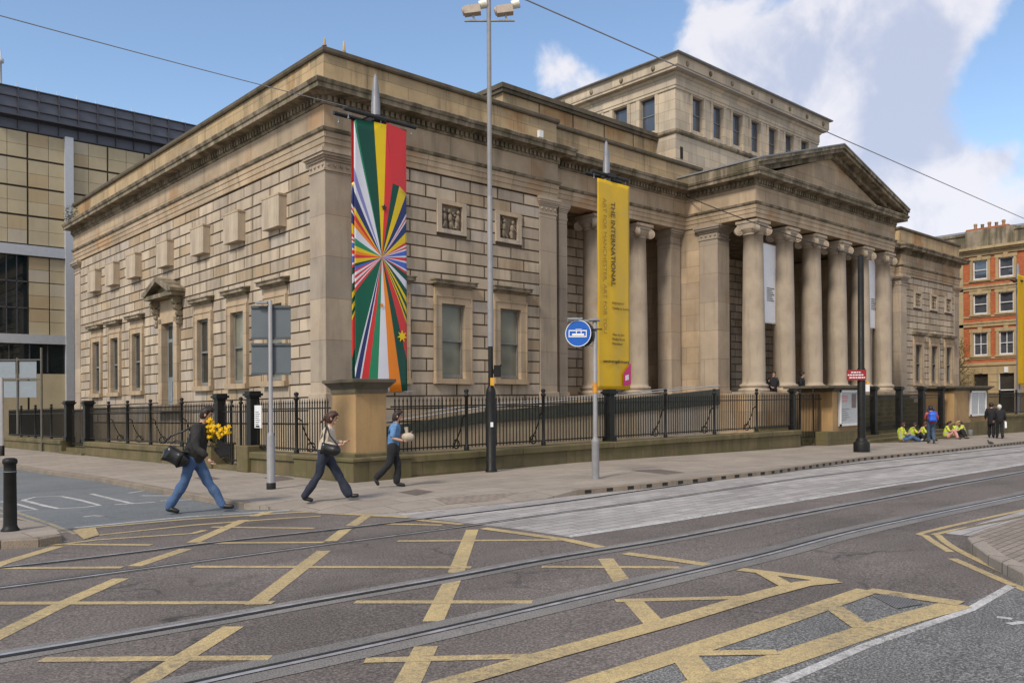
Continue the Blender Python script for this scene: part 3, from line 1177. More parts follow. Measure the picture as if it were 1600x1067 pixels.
# ---- entablature swept round the whole outline
mb = MB()
mb.sweep(outline, [(-.8, 9.42), (0.0, 9.42), (0.0, 9.60), (.022, 9.605), (.022, 9.78), (.045, 9.785), (.045, 9.94), (-.8, 9.94)], caps=False)
mb.build('architrave', ST_SMOOTH, gal, True)
mb = MB()
mb.sweep(outline, [(.045, 9.94), (.10, 9.97), (.13, 10.05), (.02, 10.065)], caps=False)
mb.build('architrave_moulding', ST_DIRTY, gal, True)
mb = MB()
mb.sweep(outline, [(.02, 10.06), (.02, 10.74), (-.8, 10.74)], caps=False)
mb.build('frieze', ST_SMOOTH, gal, True)
mb = MB()
mb.sweep(outline, [(-.1, 10.74), (.06, 10.745), (.08, 10.80), (.08, 10.98), (.12, 10.99), (.16, 11.02), (.50, 11.03), (.50, 11.17), (.54, 11.18), (.58, 11.28), (.56, 11.31), (-.3, 11.42)], caps=False)
# dentils
for a, b in zip(outline, outline[1:]):
    A, B = Vector(a), Vector(b)
    ln = (B - A).length
    if ln < 1 or a[0] > LX - 1:
        continue
    d = (B - A).normalized()
    n = int(ln / .2)
    nn = Vector((d.y, -d.x))
    for i in range(n):
        p = A + d * ((i + .5) * ln / n)
        mb.M = Matrix(((d.x, nn.x, 0, p.x), (d.y, nn.y, 0, p.y), (0, 0, 1, 0), (0, 0, 0, 1)))
        mb.box(-.058, .058, .07, .16, 10.82, 10.975)
mb.M = I4
mb.build('cornice', ST_DIRTY, gal, True)
# parapet over the wings and recesses (none over the portico)
left_run = outline[:4] + [(XP0 + 1.3, YR)]
right_run = [(XP1 - .4, YR)] + outline[8:]
mb = MB()
for run in (left_run, right_run):
    mb.sweep(run, [(.02, 11.3), (.02, 11.42), (-.02, 11.46), (-.02, 12.27), (-.5, 12.27), (-.5, 11.2)])
for (x, y) in ((-0.005, -0.005), (XW - .95, -0.005), (LX - XW + .0, -.005), (LX - .95, -.005)):
    mb.box(x - .002, x + .93, y + .012, y + .4, 11.4, 12.266)
mb.box(.003, .4, .41, .93, 11.4, 12.266)
mb.build('parapet', ST_PARA, gal, True)
mb = MB()
for run in (left_run, right_run):
    mb.sweep(run, [(-.55, 12.27), (.06, 12.27), (.09, 12.32), (.09, 12.42), (.03, 12.46), (-.45, 12.53), (-.55, 12.53), (-.55, 12.27)])
mb.build('coping', ST_CAP, gal, True)
# flat roof
mb = MB()
mb.box(.5, LX - .5, 1.1, LY - .1, 11.2, 11.35)
mb.box(XP0 + .3, XP1 - .3, YP + .5, 1.2, 11.15, 11.3)
mb.build('roof', LEAD, gal, True)
# ceilings of portico and recesses
mb = MB()
mb.box(XP0 + .4, XP1 - .4, YP + .8, 3.3, 9.5, 9.6)
mb.box(XW + .1, XP0 - .0, YR + .8, 3.3, 9.5, 9.6)
mb.box(XP1, LX - XW - .1, YR + .8, 3.3, 9.5, 9.6)
mb.build('portico_ceiling', ST_DIRTY, gal, True)
# floor and front steps
mb = MB()
mb.box(XP0 - .1, XP1 + .1, YP - .25, 3.3, -.3, ZF + .02)
mb.box(XW, XP0 - .1, YR - .1, 3.3, -.3, ZF + .018)
mb.box(XP1 + .1, LX - XW, YR - .1, 3.3, -.3, ZF + .018)
mb.build('portico_floor', ST_SMOOTH, gal, True)
mb = MB()
nst = 10
for i in range(nst):
    mb.bbox(23.3, 33.2, YP - .25 - (i + 1) * .2, YP - .25 - i * .2 + .01, -.4, ZF + .02 - (i + 1) * .2, .008)
mb.build('front_steps', ST_BASE, gal, True)

# ---- pediment
ZC = 11.31
ax = (XP0 + XP1) / 2
xe0, xe1 = XP0 - .58, XP1 + .58
rise = 2.0
mb = MB()
mb.slab([(XP0 + .3, YP + .12, ZC - .1), (XP1 - .3, YP + .12, ZC - .1), (ax, YP + .12, ZC + rise - .15)], (0, .4, 0))
mb.build('tympanum', ST_SMOOTH, gal, True)
mb = MB()
sl = math.atan2(rise, ax - xe0)
up = Vector((-math.sin(sl), 0, math.cos(sl)))
for sg in (1, -1):
    p0 = Vector((xe0 if sg > 0 else xe1, 0, ZC + .02))
    p1 = Vector((ax, 0, ZC + rise + .02))
    # raking cornice layers: (front y, back y, lower offset, upper offset)
    for (yf, yb, o0, o1, mi) in ((YP - .12, YP + .5, -.20, .0, 0), (YP - .5, YP + .5, .0, .16, 0), (YP - .58, YP + .5, .16, .30, 0)):
        k0, k1 = o0 / math.cos(sl), o1 / math.cos(sl)
        a0 = p0 + Vector((0, 0, k0))
        a1 = p1 + Vector((0, 0, k0))
        b1 = p1 + Vector((0, 0, k1))
        b0 = p0 + Vector((0, 0, k1))
        if o0 < 0:
            a0 = p0 + Vector((sg * .8, 0, k0 + .8 * math.tan(sl)))
            b0 = p0 + Vector((sg * .8, 0, k1 + .8 * math.tan(sl)))
        mb.slab([(q.x, yf, q.z) for q in (a0, a1, b1, b0)], (0, yb - yf, 0))
mb.build('pediment_cornice', ST_DIRTY, gal, True)
mb = MB()
th = .06
for sg in (1, -1):
    x0 = xe0 - .03 if sg > 0 else xe1 + .03
    zb, zt_ = ZC + .32, ZC + rise + .34
    mb.slab([(x0, YP - .6, zb), (ax, YP - .6, zt_), (ax, YP - .6, zt_ + th), (x0, YP - .6, zb + th)], (0, 1.0 - YP + .6, 0))
mb.build('portico_roof', LEAD, gal, True)
mb = MB()
for xx in (xe0 + .02, XP1 - .0):
    mb.box(xx, xx + .56, YP - .45, .95, 11.3, 11.66)
mb.build('blocking_course', ST_DIRTY, gal, True)

# ---- attic behind the parapet
for (a, b) in ((9.1, 18.78), (LX - 18.78, LX - 9.1)):
    mb = MB()
    mb.box(a, b, 2.1, 10.0, 11.3, 13.86)
    at_ = mb.build('attic', ST_PARA, gal, True)
    mb = MB()
    mb.box(a - .12, b, 1.98, 10.1, 13.86, 14.0)
    mb.box(a - .18, b, 1.92, 10.16, 14.0, 14.18)
    for i in range(1, 5):
        xx = a + i * 2.0
        mb.box(xx - .03, xx + .03, 2.085, 2.1, 13.2, 13.86)
    mb.build('attic_coping', ST_CAP, at_, True)

# ---- clerestory tower
TX0, TX1, TY0, TY1 = 18.8, 32.25, 1.0, 9.4
twx = [TX0 + 1.76 + i * 1.70 for i in range(7)]
twy = [TY0 + 1.6 + i * 1.66 for i in range(4)]
mb = MB()


def tower_face(mb, M, u0, u1, cs, wd=.44):
    mb.M = M
    back_wall(mb, u0, u1, 14.05, 16.35, [(c - wd, c + wd, 14.42, 16.02) for c in cs], 0, .55)
    mb.M = I4


Mf = Matrix.Translation((0, TY0, 0))
Ml = Matrix(((0, 1, 0, TX0), (1, 0, 0, 0), (0, 0, 1, 0), (0, 0, 0, 1)))
Mr = Matrix(((0, -1, 0, TX1), (1, 0, 0, 0), (0, 0, 1, 0), (0, 0, 0, 1)))
tower_face(mb, Mf, TX0, TX1, twx)
tower_face(mb, Ml, TY0 + .55, TY1, twy)
tower_face(mb, Mr, TY0 + .55, TY1, twy)
mb.box(TX0, TX1, TY1 - .3, TY1, 14.05, 16.35)
mb.box(TX0, TX1, TY0, TY1, 11.3, 14.05)
tw = mb.build('clerestory', ST_TOWER, gal, True)
ring = [(TX0, TY1), (TX0, TY0), (TX1, TY0), (TX1, TY1)]
mb = MB()
mb.sweep(ring, [(0, 14.0), (.07, 14.02), (.12, 14.08), (.12, 14.18), (.02, 14.24), (-.1, 14.25)])
mb.build('sill_course', ST_DIRTY, tw, True)
mb = MB()
mb.sweep(ring, [(0, 16.06), (.05, 16.08), (.05, 16.2), (.08, 16.21), (.08, 16.62), (.14, 16.66), (.18, 16.78), (-.3, 16.78)])
mb.sweep(ring, [(-.2, 16.78), (.42, 16.80), (.42, 16.88), (.46, 16.92), (.46, 17.32), (.52, 17.36), (-.3, 17.40)])
mb.build('entablature', ST_TOWER, tw, True)
mb = MB()
mb.sweep(ring, [(-.3, 17.36), (.60, 17.37), (.64, 17.42), (.60, 17.47), (-.3, 17.52)])
mb.box(TX0 + .2, TX1 - .2, TY0 + .2, TY1, 17.3, 17.5)
mb.build('roof_edge', LEAD, tw, True)
mb = MB()
for i in range(8):
    x = TX0 + .3 + i * 1.84
    mb.ball((x, TY0 - .47, 17.1), .11, 8, 6, (1, .7, 1.2))
for i in range(5):
    mb.ball((TX0 - .47, TY0 + .9 + i * 1.9, 17.1), .11, 8, 6, (.7, 1, 1.2))
mb.build('lion_mask', ST_DIRTY, tw, True)
# pilaster strips between the tower windows
mb = MB()
for c in twx:
    for sg in (-1, 1):
        mb.box(c + sg * .46, c + sg * .64, TY0 - .045, TY0 + .02, 14.25, 16.06)
for c in twy:
    for sg in (-1, 1):
        mb.box(TX0 - .045, TX0 + .02, c + sg * .46, c + sg * .64, 14.25, 16.06)
mb.build('pilaster_strip', ST_TOWER, tw, True)
wobj = None
for M_, cs in ((Mf, twx), (Ml, twy)):
    for c in cs:
        if wobj is None:
            m_ = MB()
            m_.box(-.44, .44, 0.20, .24, 0, 1.6)
            m_.cur = 1
            for xx in (-.44, .40):
                m_.box(xx, xx + .04, .16, .24, 0, 1.6)
            m_.box(-.40, .40, .16, .24, .78, .82)
            m_.box(-.40, .40, .16, .24, 0, .05)
            wobj = m_.build('window', [GL_TOWER, SASH], tw)
            o = wobj
        else:
            o = wobj.copy()
            C.objects.link(o)
        P = M_ @ Vector((c, 0, 14.42))
        if M_ is Mf:
            o.matrix_basis = Matrix.Translation((P.x, P.y, P.z + G(P.x, P.y) - ORG[gal.name].z))
        else:
            o.matrix_basis = Matrix.Translation((P.x, P.y, P.z + G(P.x, P.y) - ORG[gal.name].z)) @ Matrix.Rotation(-PI / 2, 4, 'Z')
for o in tw.children:
    pass
mb = MB()
mb.box(TX0 + .35, TX0 + .55, TY0 - .015, TY0 + .05, 12.9, 13.45)
mb.build('vent_slot', DARK, tw, True)


# ---- windows of the wings and side
def make_window(gl):
    f = MB()                                   # stone surround, local: x along wall, -y outward, z absolute above datum
    yo = -.03
    for x0, x1, z0, z1, y in ((-.74, -.5, 2.62, 5.12, yo), (.5, .74, 2.62, 5.12, yo), (-.74, .74, 5.12, 5.34, yo)):
        f.box(x0, x1, y, .42, z0, z1)
    for x0, x1, z0, z1 in ((-.80, -.74, 2.62, 5.34), (.74, .80, 2.62, 5.34), (-.80, .80, 5.34, 5.39)):
        f.box(x0, x1, yo - .03, .12, z0, z1)
    f.box(-.78, .78, 0.0, .12, 5.39, 5.66)
    f.box(-.82, .82, -.12, .42, 2.44, 2.62)
    o = f.build('window', ST_SMOOTH, gal)
    h = MB()
    h.box(-.80, .80, -.06, .12, 5.66, 5.71)
    h.box(-.84, .84, -.12, .12, 5.71, 5.75)
    h.box(-.90, .90, -.22, .12, 5.75, 5.86)
    h.slab([(-.93, -.26, 5.86), (-.93, .1, 5.86), (-.93, .1, 5.95), (-.93, -.26, 5.89)], (1.86, 0, 0))
    h.build('hood', ST_DIRTY, o)
    g = MB()
    for x0, x1 in ((-.5, -.44), (.44, .5)):
        g.box(x0, x1, .13, .23, 2.64, 5.12)
    g.box(-.44, .44, .13, .23, 5.05, 5.12)
    g.box(-.44, .44, .13, .23, 2.64, 2.76)
    g.box(-.44, .44, .11, .23, 3.86, 3.93)
    g.build('sash', SASH, o)
    p = MB()
    p.box(-.44, .44, .20, .215, 2.76, 3.86)
    p.box(-.44, .44, .17, .185, 3.93, 5.05)
    p.build('pane', gl, o)
    return o


def place_win(o, M, c):
    P = M @ Vector((c, 0, 0))
    z = G(P.x, P.y) - ORG[gal.name].z
    if M is I4:
        o.matrix_basis = Matrix.Translation((P.x, P.y, z))
    else:
        o.matrix_basis = Matrix.Translation((P.x, P.y, z)) @ Matrix.Rotation(-PI / 2, 4, 'Z')


ML = rot_left()
for gl, lst in ((GL_BLIND, [(I4, c) for c in FW] + [(ML, SW[0]), (ML, SW[1])]), (GL_DARK, [(I4, c) for c in RW] + [(ML, c) for c in SW[2:]])):
    w0 = None
    for M_, c in lst:
        if w0 is None:
            w0 = o = make_window(gl)
        else:
            o = copy_tree(w0, gal)
        place_win(o, M_, c)

# carved relief panels above the front windows
def relief(c, seed):
    rnd = random.Random(seed)
    f = MB()
    f.box(-.62, -.44, -.02, .1, 7.48, 8.58)
    f.box(.44, .62, -.02, .1, 7.48, 8.58)
    f.box(-.44, .44, -.02, .13, 7.48, 7.62)
    f.box(-.44, .44, -.02, .13, 8.44, 8.58)
    o = f.build('relief_panel', ST_BLOCK, gal)
    r = MB()
    r.box(-.5, .5, .13, .2, 7.55, 8.5)
    for fx in (-.2, .18) if seed % 2 else (-.26, .0, .24):     # draped figures in relief
        z = 7.66
        lean = rnd.uniform(-.1, .1)
        r.ball((fx, .06, z + .14), .12, 8, 6, (.8, .5, 1.3))
        r.ball((fx + lean * .5, .05, z + .36), .12, 8, 6, (.75, .55, 1.2))
        r.ball((fx + lean, .04, z + .58), .065, 8, 6, (1, .8, 1.2))
        r.tube((fx + lean * .5, .05, z + .45), (fx + rnd.uniform(-.2, .2), .03, z + rnd.uniform(.3, .62)), .035, 6)
        r.tube((fx, .05, z + .2), (fx + rnd.uniform(-.16, .16), .04, z + .02), .05, 6)
    for _ in range(10):
        r.ball((rnd.uniform(-.38, .38), .07, rnd.uniform(7.68, 8.38)), rnd.uniform(.03, .07), 6, 5, (1, .6, 1))
    r.build('carving', ST_RELIEF, o)
    P = Vector((c, 0, 0))
    o.matrix_basis = Matrix.Translation((c, 0, G(c, 0) - ORG[gal.name].z))


for i, c in enumerate([2.28, 4.85, 7.45] + RW):
    relief(c, i + 3)
# raised square blocks on the side facade
blk = None
for c in (3.0, 5.93, 8.82, 12.3, 15.9, 18.7, 21.3):
    if blk is None:
        m_ = MB()
        m_.bbox(-.58, .58, -.24, .12, 7.52, 8.5, .015)
        m_.box(-.60, .60, -.25, .12, 8.5, 8.56)
        blk = o = m_.build('raised_block', ST_BLOCK, gal)
    else:
        o = blk.copy()
        C.objects.link(o)
    place_win(o, ML, c)
# side door with its own small pediment
mb = MB()
mb.box(-.98, -.62, -.10, .5, 1.9, 5.45)
mb.box(.62, .98, -.10, .5, 1.9, 5.45)
mb.box(-.98, .98, -.10, .5, 5.25, 5.55)
mb.box(-1.0, 1.0, -.02, .12, 5.55, 6.2)
mb.box(-1.1, 1.1, -.35, .5, 1.7, 1.95)
door = mb.build('door', ST_SMOOTH, gal)
mb = MB()
for sx in (-1, 1):
    for (y, z, r_) in ((-.22, 6.05, .17), (-.16, 5.8, .14), (-.10, 5.55, .11), (-.08, 5.35, .08), (-.10, 5.2, .09)):
        mb.tube((sx * 1.15 - .12, y + .03, z), (sx * 1.15 + .12, y + .03, z), r_, 12)
    mb.box(sx * 1.15 - .13, sx * 1.15 + .13, -.28, .12, 6.1, 6.22)
mb.build('bracket', ST_DIRTY, door)
mb = MB()
mb.box(-1.45, 1.45, -.50, .12, 6.22, 6.38)
mb.slab([(-1.2, -.2, 6.38), (1.2, -.2, 6.38), (0, -.2, 6.9)], (0, .3, 0))
for sx in (-1, 1):
    mb.slab([(sx * 1.55, -.56, 6.38), (sx * 1.2, -.56, 6.38), (0, -.56, 6.86), (0, -.56, 7.06), (sx * 1.55, -.56, 6.5)], (0, .68, 0))
mb.build('door_pediment', ST_DIRTY, door)
mb = MB()
mb.box(-.62, .62, .16, .22, 1.95, 5.25)
for sx in (-.31, .31):
    mb.box(sx - .22, sx + .22, .135, .16, 2.1, 2.9)
mb.build('door_leaf', DOORM, door)
mb = MB()
for sx in (-.31, .31):
    mb.box(sx - .18, sx + .18, .145, .162, 3.1, 4.5)
    mb.box(sx - .18, sx + .18, .145, .162, 4.65, 5.15)
mb.build('door_glazing', GL_DARK, door)
place_win(door, ML, DOORC)
# two short finials on the corner coping
for (x, y, hh) in ((.05, .05, .22), (.75, .1, .34)):
    mb = MB()
    mb.lathe(x, y, [(.07, 12.5), (.045, 12.58), (.03, 12.5 + hh), (.0, 12.52 + hh)], 8)
    mb.build('coping_stub', ST_PARA, gal, True)
# wall lamp / camera by the recess
mb = MB()
mb.box(8.9, 9.1, -.12, .0, 11.55, 11.8)
mb.build('security_box', WHITE, gal, True)

# ================================================================== RAILINGS, PLINTHS, PEDESTALS
def plinth_mesh(parent, a, b, fixed, axis, z1=.54):
    """low stone kerb wall below a railing; axis 'x' (runs along x at y=fixed) or 'y'"""
    mb = MB()
    n = max(1, round(abs(b - a) / 3.5))
    for i in range(n):
        p, q = a + (b - a) * i / n + .004, a + (b - a) * (i + 1) / n - .004
        if axis == 'x':
            zg = ZL((p + q) / 2) * .6
            mb.bbox(p, q, fixed - .26, fixed + .26, -.45, z1 - .17 + zg * .4, .01)
            mb.bbox(p, q, fixed - .32, fixed + .32, z1 - .168 + zg * .4, z1 + zg * .4, .03)
        else:
            mb.bbox(fixed - .26, fixed + .26, p, q, -.3, z1 - .17, .01)
            mb.bbox(fixed - .32, fixed + .32, p, q, z1 - .168, z1, .03)
    return mb.build('plinth', ST_BASE, parent, True)


def bars(mb, a, b, fixed, axis, z0=.62, z1=1.95, step=.122):
    L_ = abs(b - a)
    n = max(1, round(L_ / step))

    def P(u, o=0):
        return (u, fixed + o) if axis == 'x' else (fixed + o, u)
    for i in range(1, n):
        u = a + (b - a) * i / n
        x, y = P(u)
        mb.lathe(x, y, [(.015, z0), (.015, z1 - .14), (.024, z1 - .10), (.013, z1 - .06), (.0, z1 + .02)], 5, caps=False)
        mb.ball((x, y, z1 - .17), .02, 5, 4)
    for zc in (z0 + .06, z1 - .24):
        p0, p1 = P(a), P(b)
        if axis == 'x':
            mb.box(a, b, fixed - .016, fixed + .016, zc - .018, zc + .018)
        else:
            mb.box(fixed - .016, fixed + .016, a, b, zc - .018, zc + .018)


def post(parent, x, y, z0=.54, z1=2.14, r=.045, stay=0, axis='x'):
    mb = MB()
    mb.lathe(x, y, [(r * 1.5, z0), (r * 1.5, z0 + .1), (r, z0 + .14), (r, z1 - .22), (r * 1.6, z1 - .19), (r * 1.6, z1 - .15), (r * .8, z1 - .13), (r * 1.5, z1 - .06), (r * 1.2, z1 - .02), (0, z1)], 10, caps=False)
    p = mb.build('post', IRON, parent, True)
    if stay:
        s = MB()
        pts = []
        for i in range(9):
            t = i / 8
            o = .16 + .42 * t ** 1.6
            zz = z0 + .85 - .8 * t
            pts.append((x, y + o * 1.0, zz) if axis == 'x' else (x + o, y, zz))
        pts = [((x, y, z0 + .95))] + pts
        s.path(pts, .018, 5)
        cc = (x, y + .42, z0 + .16) if axis == 'x' else (x + .42, y, z0 + .16)
        ring = [(cc[0], cc[1] + .12 * math.cos(a * PI / 5), cc[2] + .12 * math.sin(a * PI / 5)) if axis == 'x' else (cc[0] + .12 * math.cos(a * PI / 5), cc[1], cc[2] + .12 * math.sin(a * PI / 5)) for a in range(11)]
        s.path(ring, .018, 5)
        s.build('scroll_stay', IRON, p, True)
    return p


def big_post(parent, x, y, w_=.3, z1=2.2, z0=.5):
    mb = MB()
    mb.bbox(x - w_ / 2, x + w_ / 2, y - w_ / 2, y + w_ / 2, z0, z1 - .18, .01)
    mb.bbox(x - w_ / 2 - .04, x + w_ / 2 + .04, y - w_ / 2 - .04, y + w_ / 2 + .04, z0, z0 + .2, .01)
    mb.box(x - w_ / 2 - .03, x + w_ / 2 + .03, y - w_ / 2 - .03, y + w_ / 2 + .03, z1 - .18, z1 - .13)
    mb.box(x - w_ / 2 - .07, x + w_ / 2 + .07, y - w_ / 2 - .07, y + w_ / 2 + .07, z1 - .13, z1 - .06)
    mb.box(x - w_ / 2 - .03, x + w_ / 2 + .03, y - w_ / 2 - .03, y + w_ / 2 + .03, z1 - .06, z1)
    return mb.build('pier_post', IRON, parent, True)


YFN = -5.3
XFN = -2.3
# long front railing
t = thing('iron_railing', 'long black iron railing on mossy plinth between corner pedestal and portico gate', 'railing', 8.5, YFN)
plinth_mesh(t, -1.02, 17.9, YFN, 'x')
xs_ = [-1.4, 1.02, 3.84, 6.69, 9.5, 12.32, 15.1, 17.7]
for a, b in zip(xs_, xs_[1:]):
    m_ = MB()
    bars(m_, max(a, -1.45) + .06, b - .06, YFN, 'x')
    m_.build('railing_panel', IRON, t, True)
for x in (1.02, 3.84, 9.5, 12.32, 15.1):
    post(t, x, YFN, stay=1)
big_post(t, 6.69, YFN, .24, 2.12)
big_post(t, 17.75, YFN, .16, 2.14)
# gate beside the notice board pedestal
t = thing('iron_gate', 'black iron gate left of the pedestal with the red and grey notice board', 'gate', 19.0, YFN)
m_ = MB()
bars(m_, 17.95, 20.3, YFN + .1, 'x', .12, 1.95)
m_.box(17.9, 17.96, YFN + .07, YFN + .13, -.1, 1.9)
m_.build('gate_leaf', IRON, t, True)
post(t, 18.34, YFN, -.1, 2.1)
post(t, 19.4, YFN, -.1, 2.1, .03)
m_ = MB()
for i in range(5):
    m_.box(17.95, 20.3, YFN + .35 + i * .3, YFN + .65 + i * .3, -.5, -.05 - 0 + i * .17)
s_ = m_.build('gate_steps', ST_BASE, t, True)
# railing on the side street
t = thing('iron_railing', 'black iron railing on stone kerb wall running back along the side street', 'railing', XFN, 8.5)
plinth_mesh(t, 2.45, 14.3, XFN, 'y', .56)
for a, b in zip((2.2, 5.04, 7.8, 10.1, 12.2), (5.04, 7.8, 10.1, 12.2, 14.6)):
    m_ = MB()
    bars(m_, a + .06, b - .06, XFN, 'y')
    m_.build('railing_panel', IRON, t, True)
for y in (5.04, 7.8, 10.1, 12.2):
    post(t, XFN, y, stay=1, axis='y')
big_post(t, XFN, 2.15, .26, 2.2)
big_post(t, XFN, 14.75, .32, 2.2)
# hedge-like dark screening sheet behind? the photograph shows only dense iron seen at a slant
t = thing('iron_railing', 'farthest black iron railing on the side street in front of the office block', 'railing', XFN, 22.5)
plinth_mesh(t, 17.6, 28.2, XFN, 'y', .56)
for a, b in zip((17.4, 20.1, 22.8, 25.5), (20.1, 22.8, 25.5, 28.2)):
    m_ = MB()
    bars(m_, a + .06, b - .06, XFN, 'y')
    m_.build('railing_panel', IRON, t, True)
for y in (20.1, 22.8, 25.5):
    post(t, XFN, y, axis='y')
big_post(t, XFN, 17.35, .32, 2.24)
t = thing('iron_gate', 'small black gate over stone steps halfway along the side street railing', 'gate', XFN, 16.0)
m_ = MB()
bars(m_, 14.95, 17.15, XFN + .05, 'y', .35, 1.9)
m_.build('gate_leaf', IRON, t, True)
m_ = MB()
for i in range(4):
    m_.box(XFN - .35 + i * .28, XFN + .7, 14.45, 17.6, -.3, .08 + i * .16)
m_.build('gate_steps', ST_BASE, t, True)
# near gate and short railing beside the corner pedestal
t = thing('iron_gate', 'black iron gate between two square posts behind the walking man', 'gate', XFN, 1.1)
m_ = MB()
bars(m_, .2, 1.95, XFN, 'y', .2, 1.9)
m_.build('gate_leaf', IRON, t, True)
post(t, XFN, 1.35, .0, 2.0, .03)
post(t, XFN, .75, .0, 2.08, .04)
m_ = MB()
m_.box(XFN - .3, XFN + .6, .1, 2.0, -.2, .12)
m_.build('gate_step', ST_BASE, t, True)
t = thing('iron_railing', 'short black iron railing between gate post and corner pedestal', 'railing', XFN, -2.0)
plinth_mesh(t, -2.95, -.35, XFN, 'y', .56)
for a, b in zip((-4.2, -2.46), (-2.46, -.1)):
    m_ = MB()
    bars(m_, a + .06, b - .06, XFN, 'y')
    m_.build('railing_panel', IRON, t, True)
post(t, XFN, -2.46, stay=1, axis='y')
big_post(t, XFN, .0, .27, 2.22)
m_ = MB()
m_.bbox(XFN - .38, XFN + .35, -.42, .22, -.2, .72, .02)
m_.build('gate_block', ST_BASE, t, True)
t2 = thing('gate_block', 'mossy square stone block under the far gate post', 'stone block', XFN, 2.2)
m_ = MB()
m_.bbox(XFN - .38, XFN + .35, 1.95, 2.5, -.2, .68, .02)
m_.bbox(XFN - .42, XFN + .39, 1.91, 2.54, .68, .74, .015)
m_.build('block', ST_BASE, t2, True)
# notice on the short railing
t = thing('notice_board', 'small white notice fixed to the railing beside the gate post', 'notice', XFN - .03, -.42, 1.1, -PI / 2)
m_ = MB()
m_.box(-.2, .2, -.03, .0, .1, .72)
m_.build('panel', WHITE, t)
m_ = MB()
for i in range(7):
    m_.box(-.14, .06 + (i % 3) * .03, -.034, -.031, .2 + i * .055, .215 + i * .055)
m_.box(-.12, .1, -.034, -.031, .12, .17)
m_.build('print', IRON2, t)

# corner pedestal
t = thing('stone_pedestal', 'large sandstone corner pedestal with spreading cap behind the walking women', 'pedestal', -2.0, -5.0)
m_ = MB()
m_.bbox(-2.62, -.98, -5.64, -2.9, -.2, .47, .015)
m_.bbox(-2.66, -.94, -5.68, -2.86, .472, .56, .03)
m_.bbox(-2.52, -1.46, -5.52, -4.32, .56, .66, .03)
m_.build('plinth', ST_BASE, t, True)
m_ = MB()
m_.bbox(-2.42, -1.56, -5.44, -4.42, .66, 2.12, .012)
m_.build('die', ST_PED, t, True)
m_ = MB()
m_.bbox(-2.45, -1.53, -5.47, -4.39, 2.04, 2.14, .01)
for i in range(6):
    e = .03 + i * .022
    m_.box(-2.42 - e, -1.56 + e, -5.44 - e, -4.42 + e, 2.14 + i * .025, 2.165 + i * .025 + .002)
m_.bbox(-2.60, -1.39, -5.61, -4.25, 2.29, 2.37, .012)
m_.build('cap', ST_CAP, t, True)
# two entrance pedestals with notice boards
BOARD = plain('board_white', (0.62, 0.62, 0.62), 0.4, 0, .05)
PAPER1 = plain('board_grey_paper', (0.40, 0.41, 0.42), 0.5, 0, .12, 3)
PAPER2 = plain('board_pink_print', (0.50, 0.27, 0.27), 0.6)
for (x0, x1, bx0, bx1, bz0, bz1, lab, k) in ((20.42, 23.1, 20.9, 22.62, .55, 2.05, 'square stone pedestal with grey and pink notice board, behind the black tram pole', 0),
                                        (33.85, 38.9, 35.95, 38.35, .62, 1.98, 'stone pedestal with plain grey notice board beside the seated group', 1)):
    t = thing('stone_pedestal', lab, 'pedestal', x0, -5.0, on_ground=False)
    m_ = MB()
    m_.bbox(x0 - .7 if k == 0 else x0 - .1, x1 + .05, -5.75, -4.0, -.7, .36 if k == 0 else .3, .015)
    m_.build('plinth', ST_BASE, t, True)
    m_ = MB()
    m_.bbox(x0, x1, -5.62, -4.2, .3, 2.0, .012)
    m_.build('die', ST_PED, t, True)
    m_ = MB()
    for i in range(5):
        e = .03 + i * .04
        m_.box(x0 - e, x1 + e, -5.62 - e, -4.2 + e, 2.0 + i * .03, 2.03 + i * .03 + .002)
    m_.bbox(x0 - .9 if k == 0 else x0 - .28, x1 + .25, -5.9, -3.9, 2.15, 2.25, .012)
    m_.build('cap', ST_CAP, t, True)
    b = thing('notice_board', 'white framed notice board with grey sheets and pink print beside the tram pole' if k == 0 else 'white framed notice board with blank grey panels on the far pedestal',
              'notice board', bx0, -5.66, on_ground=False)
    m_ = MB()
    m_.box(bx0, bx1, -5.70, -5.63, bz0, bz1)
    m_.build('backing', PAPER1, b, True)
    m_ = MB()
    e = .09
    m_.box(bx0, bx0 + e, -5.75, -5.7, bz0, bz1)
    m_.box(bx1 - e, bx1, -5.75, -5.7, bz0, bz1)
    m_.box(bx0, bx1, -5.75, -5.7, bz0, bz0 + e)
    m_.box(bx0, bx1, -5.75, -5.7, bz1 - e, bz1)
    m_.build('frame', BOARD, b, True)
    if k == 0:
        m_ = MB()
        m_.box(bx0 + .2, bx0 + .75, -5.706, -5.7, bz1 - .36, bz1 - .2)
        m_.box(bx0 + .2, bx0 + .7, -5.706, -5.7, bz1 - .5, bz1 - .4)
        m_.build('pink_print', PAPER2, b, True)
        m_ = MB()
        m_.box(bx0 + 1.1, bx0 + 1.5, -5.706, -5.7, bz1 - .75, bz1 - .15)
        m_.build('photo_print', plain('brownish_print', (.16, .12, .1), .6), b, True)
        m_ = MB()
        for i in range(6):
            m_.box(bx0 + .2, bx0 + .6 + (i * 7 % 4) * .1, -5.706, -5.7, bz0 + .25 + i * .09, bz0 + .28 + i * .09)
        m_.build('text_lines', plain('grey_print', (.2, .2, .2), .6), b, True)
    else:
        m_ = MB()
        m_.box((bx0 + bx1) / 2, (bx0 + bx1) / 2 + .05, -5.73, -5.7, bz0, bz1)
        m_.build('mullion', BOARD, b, True)
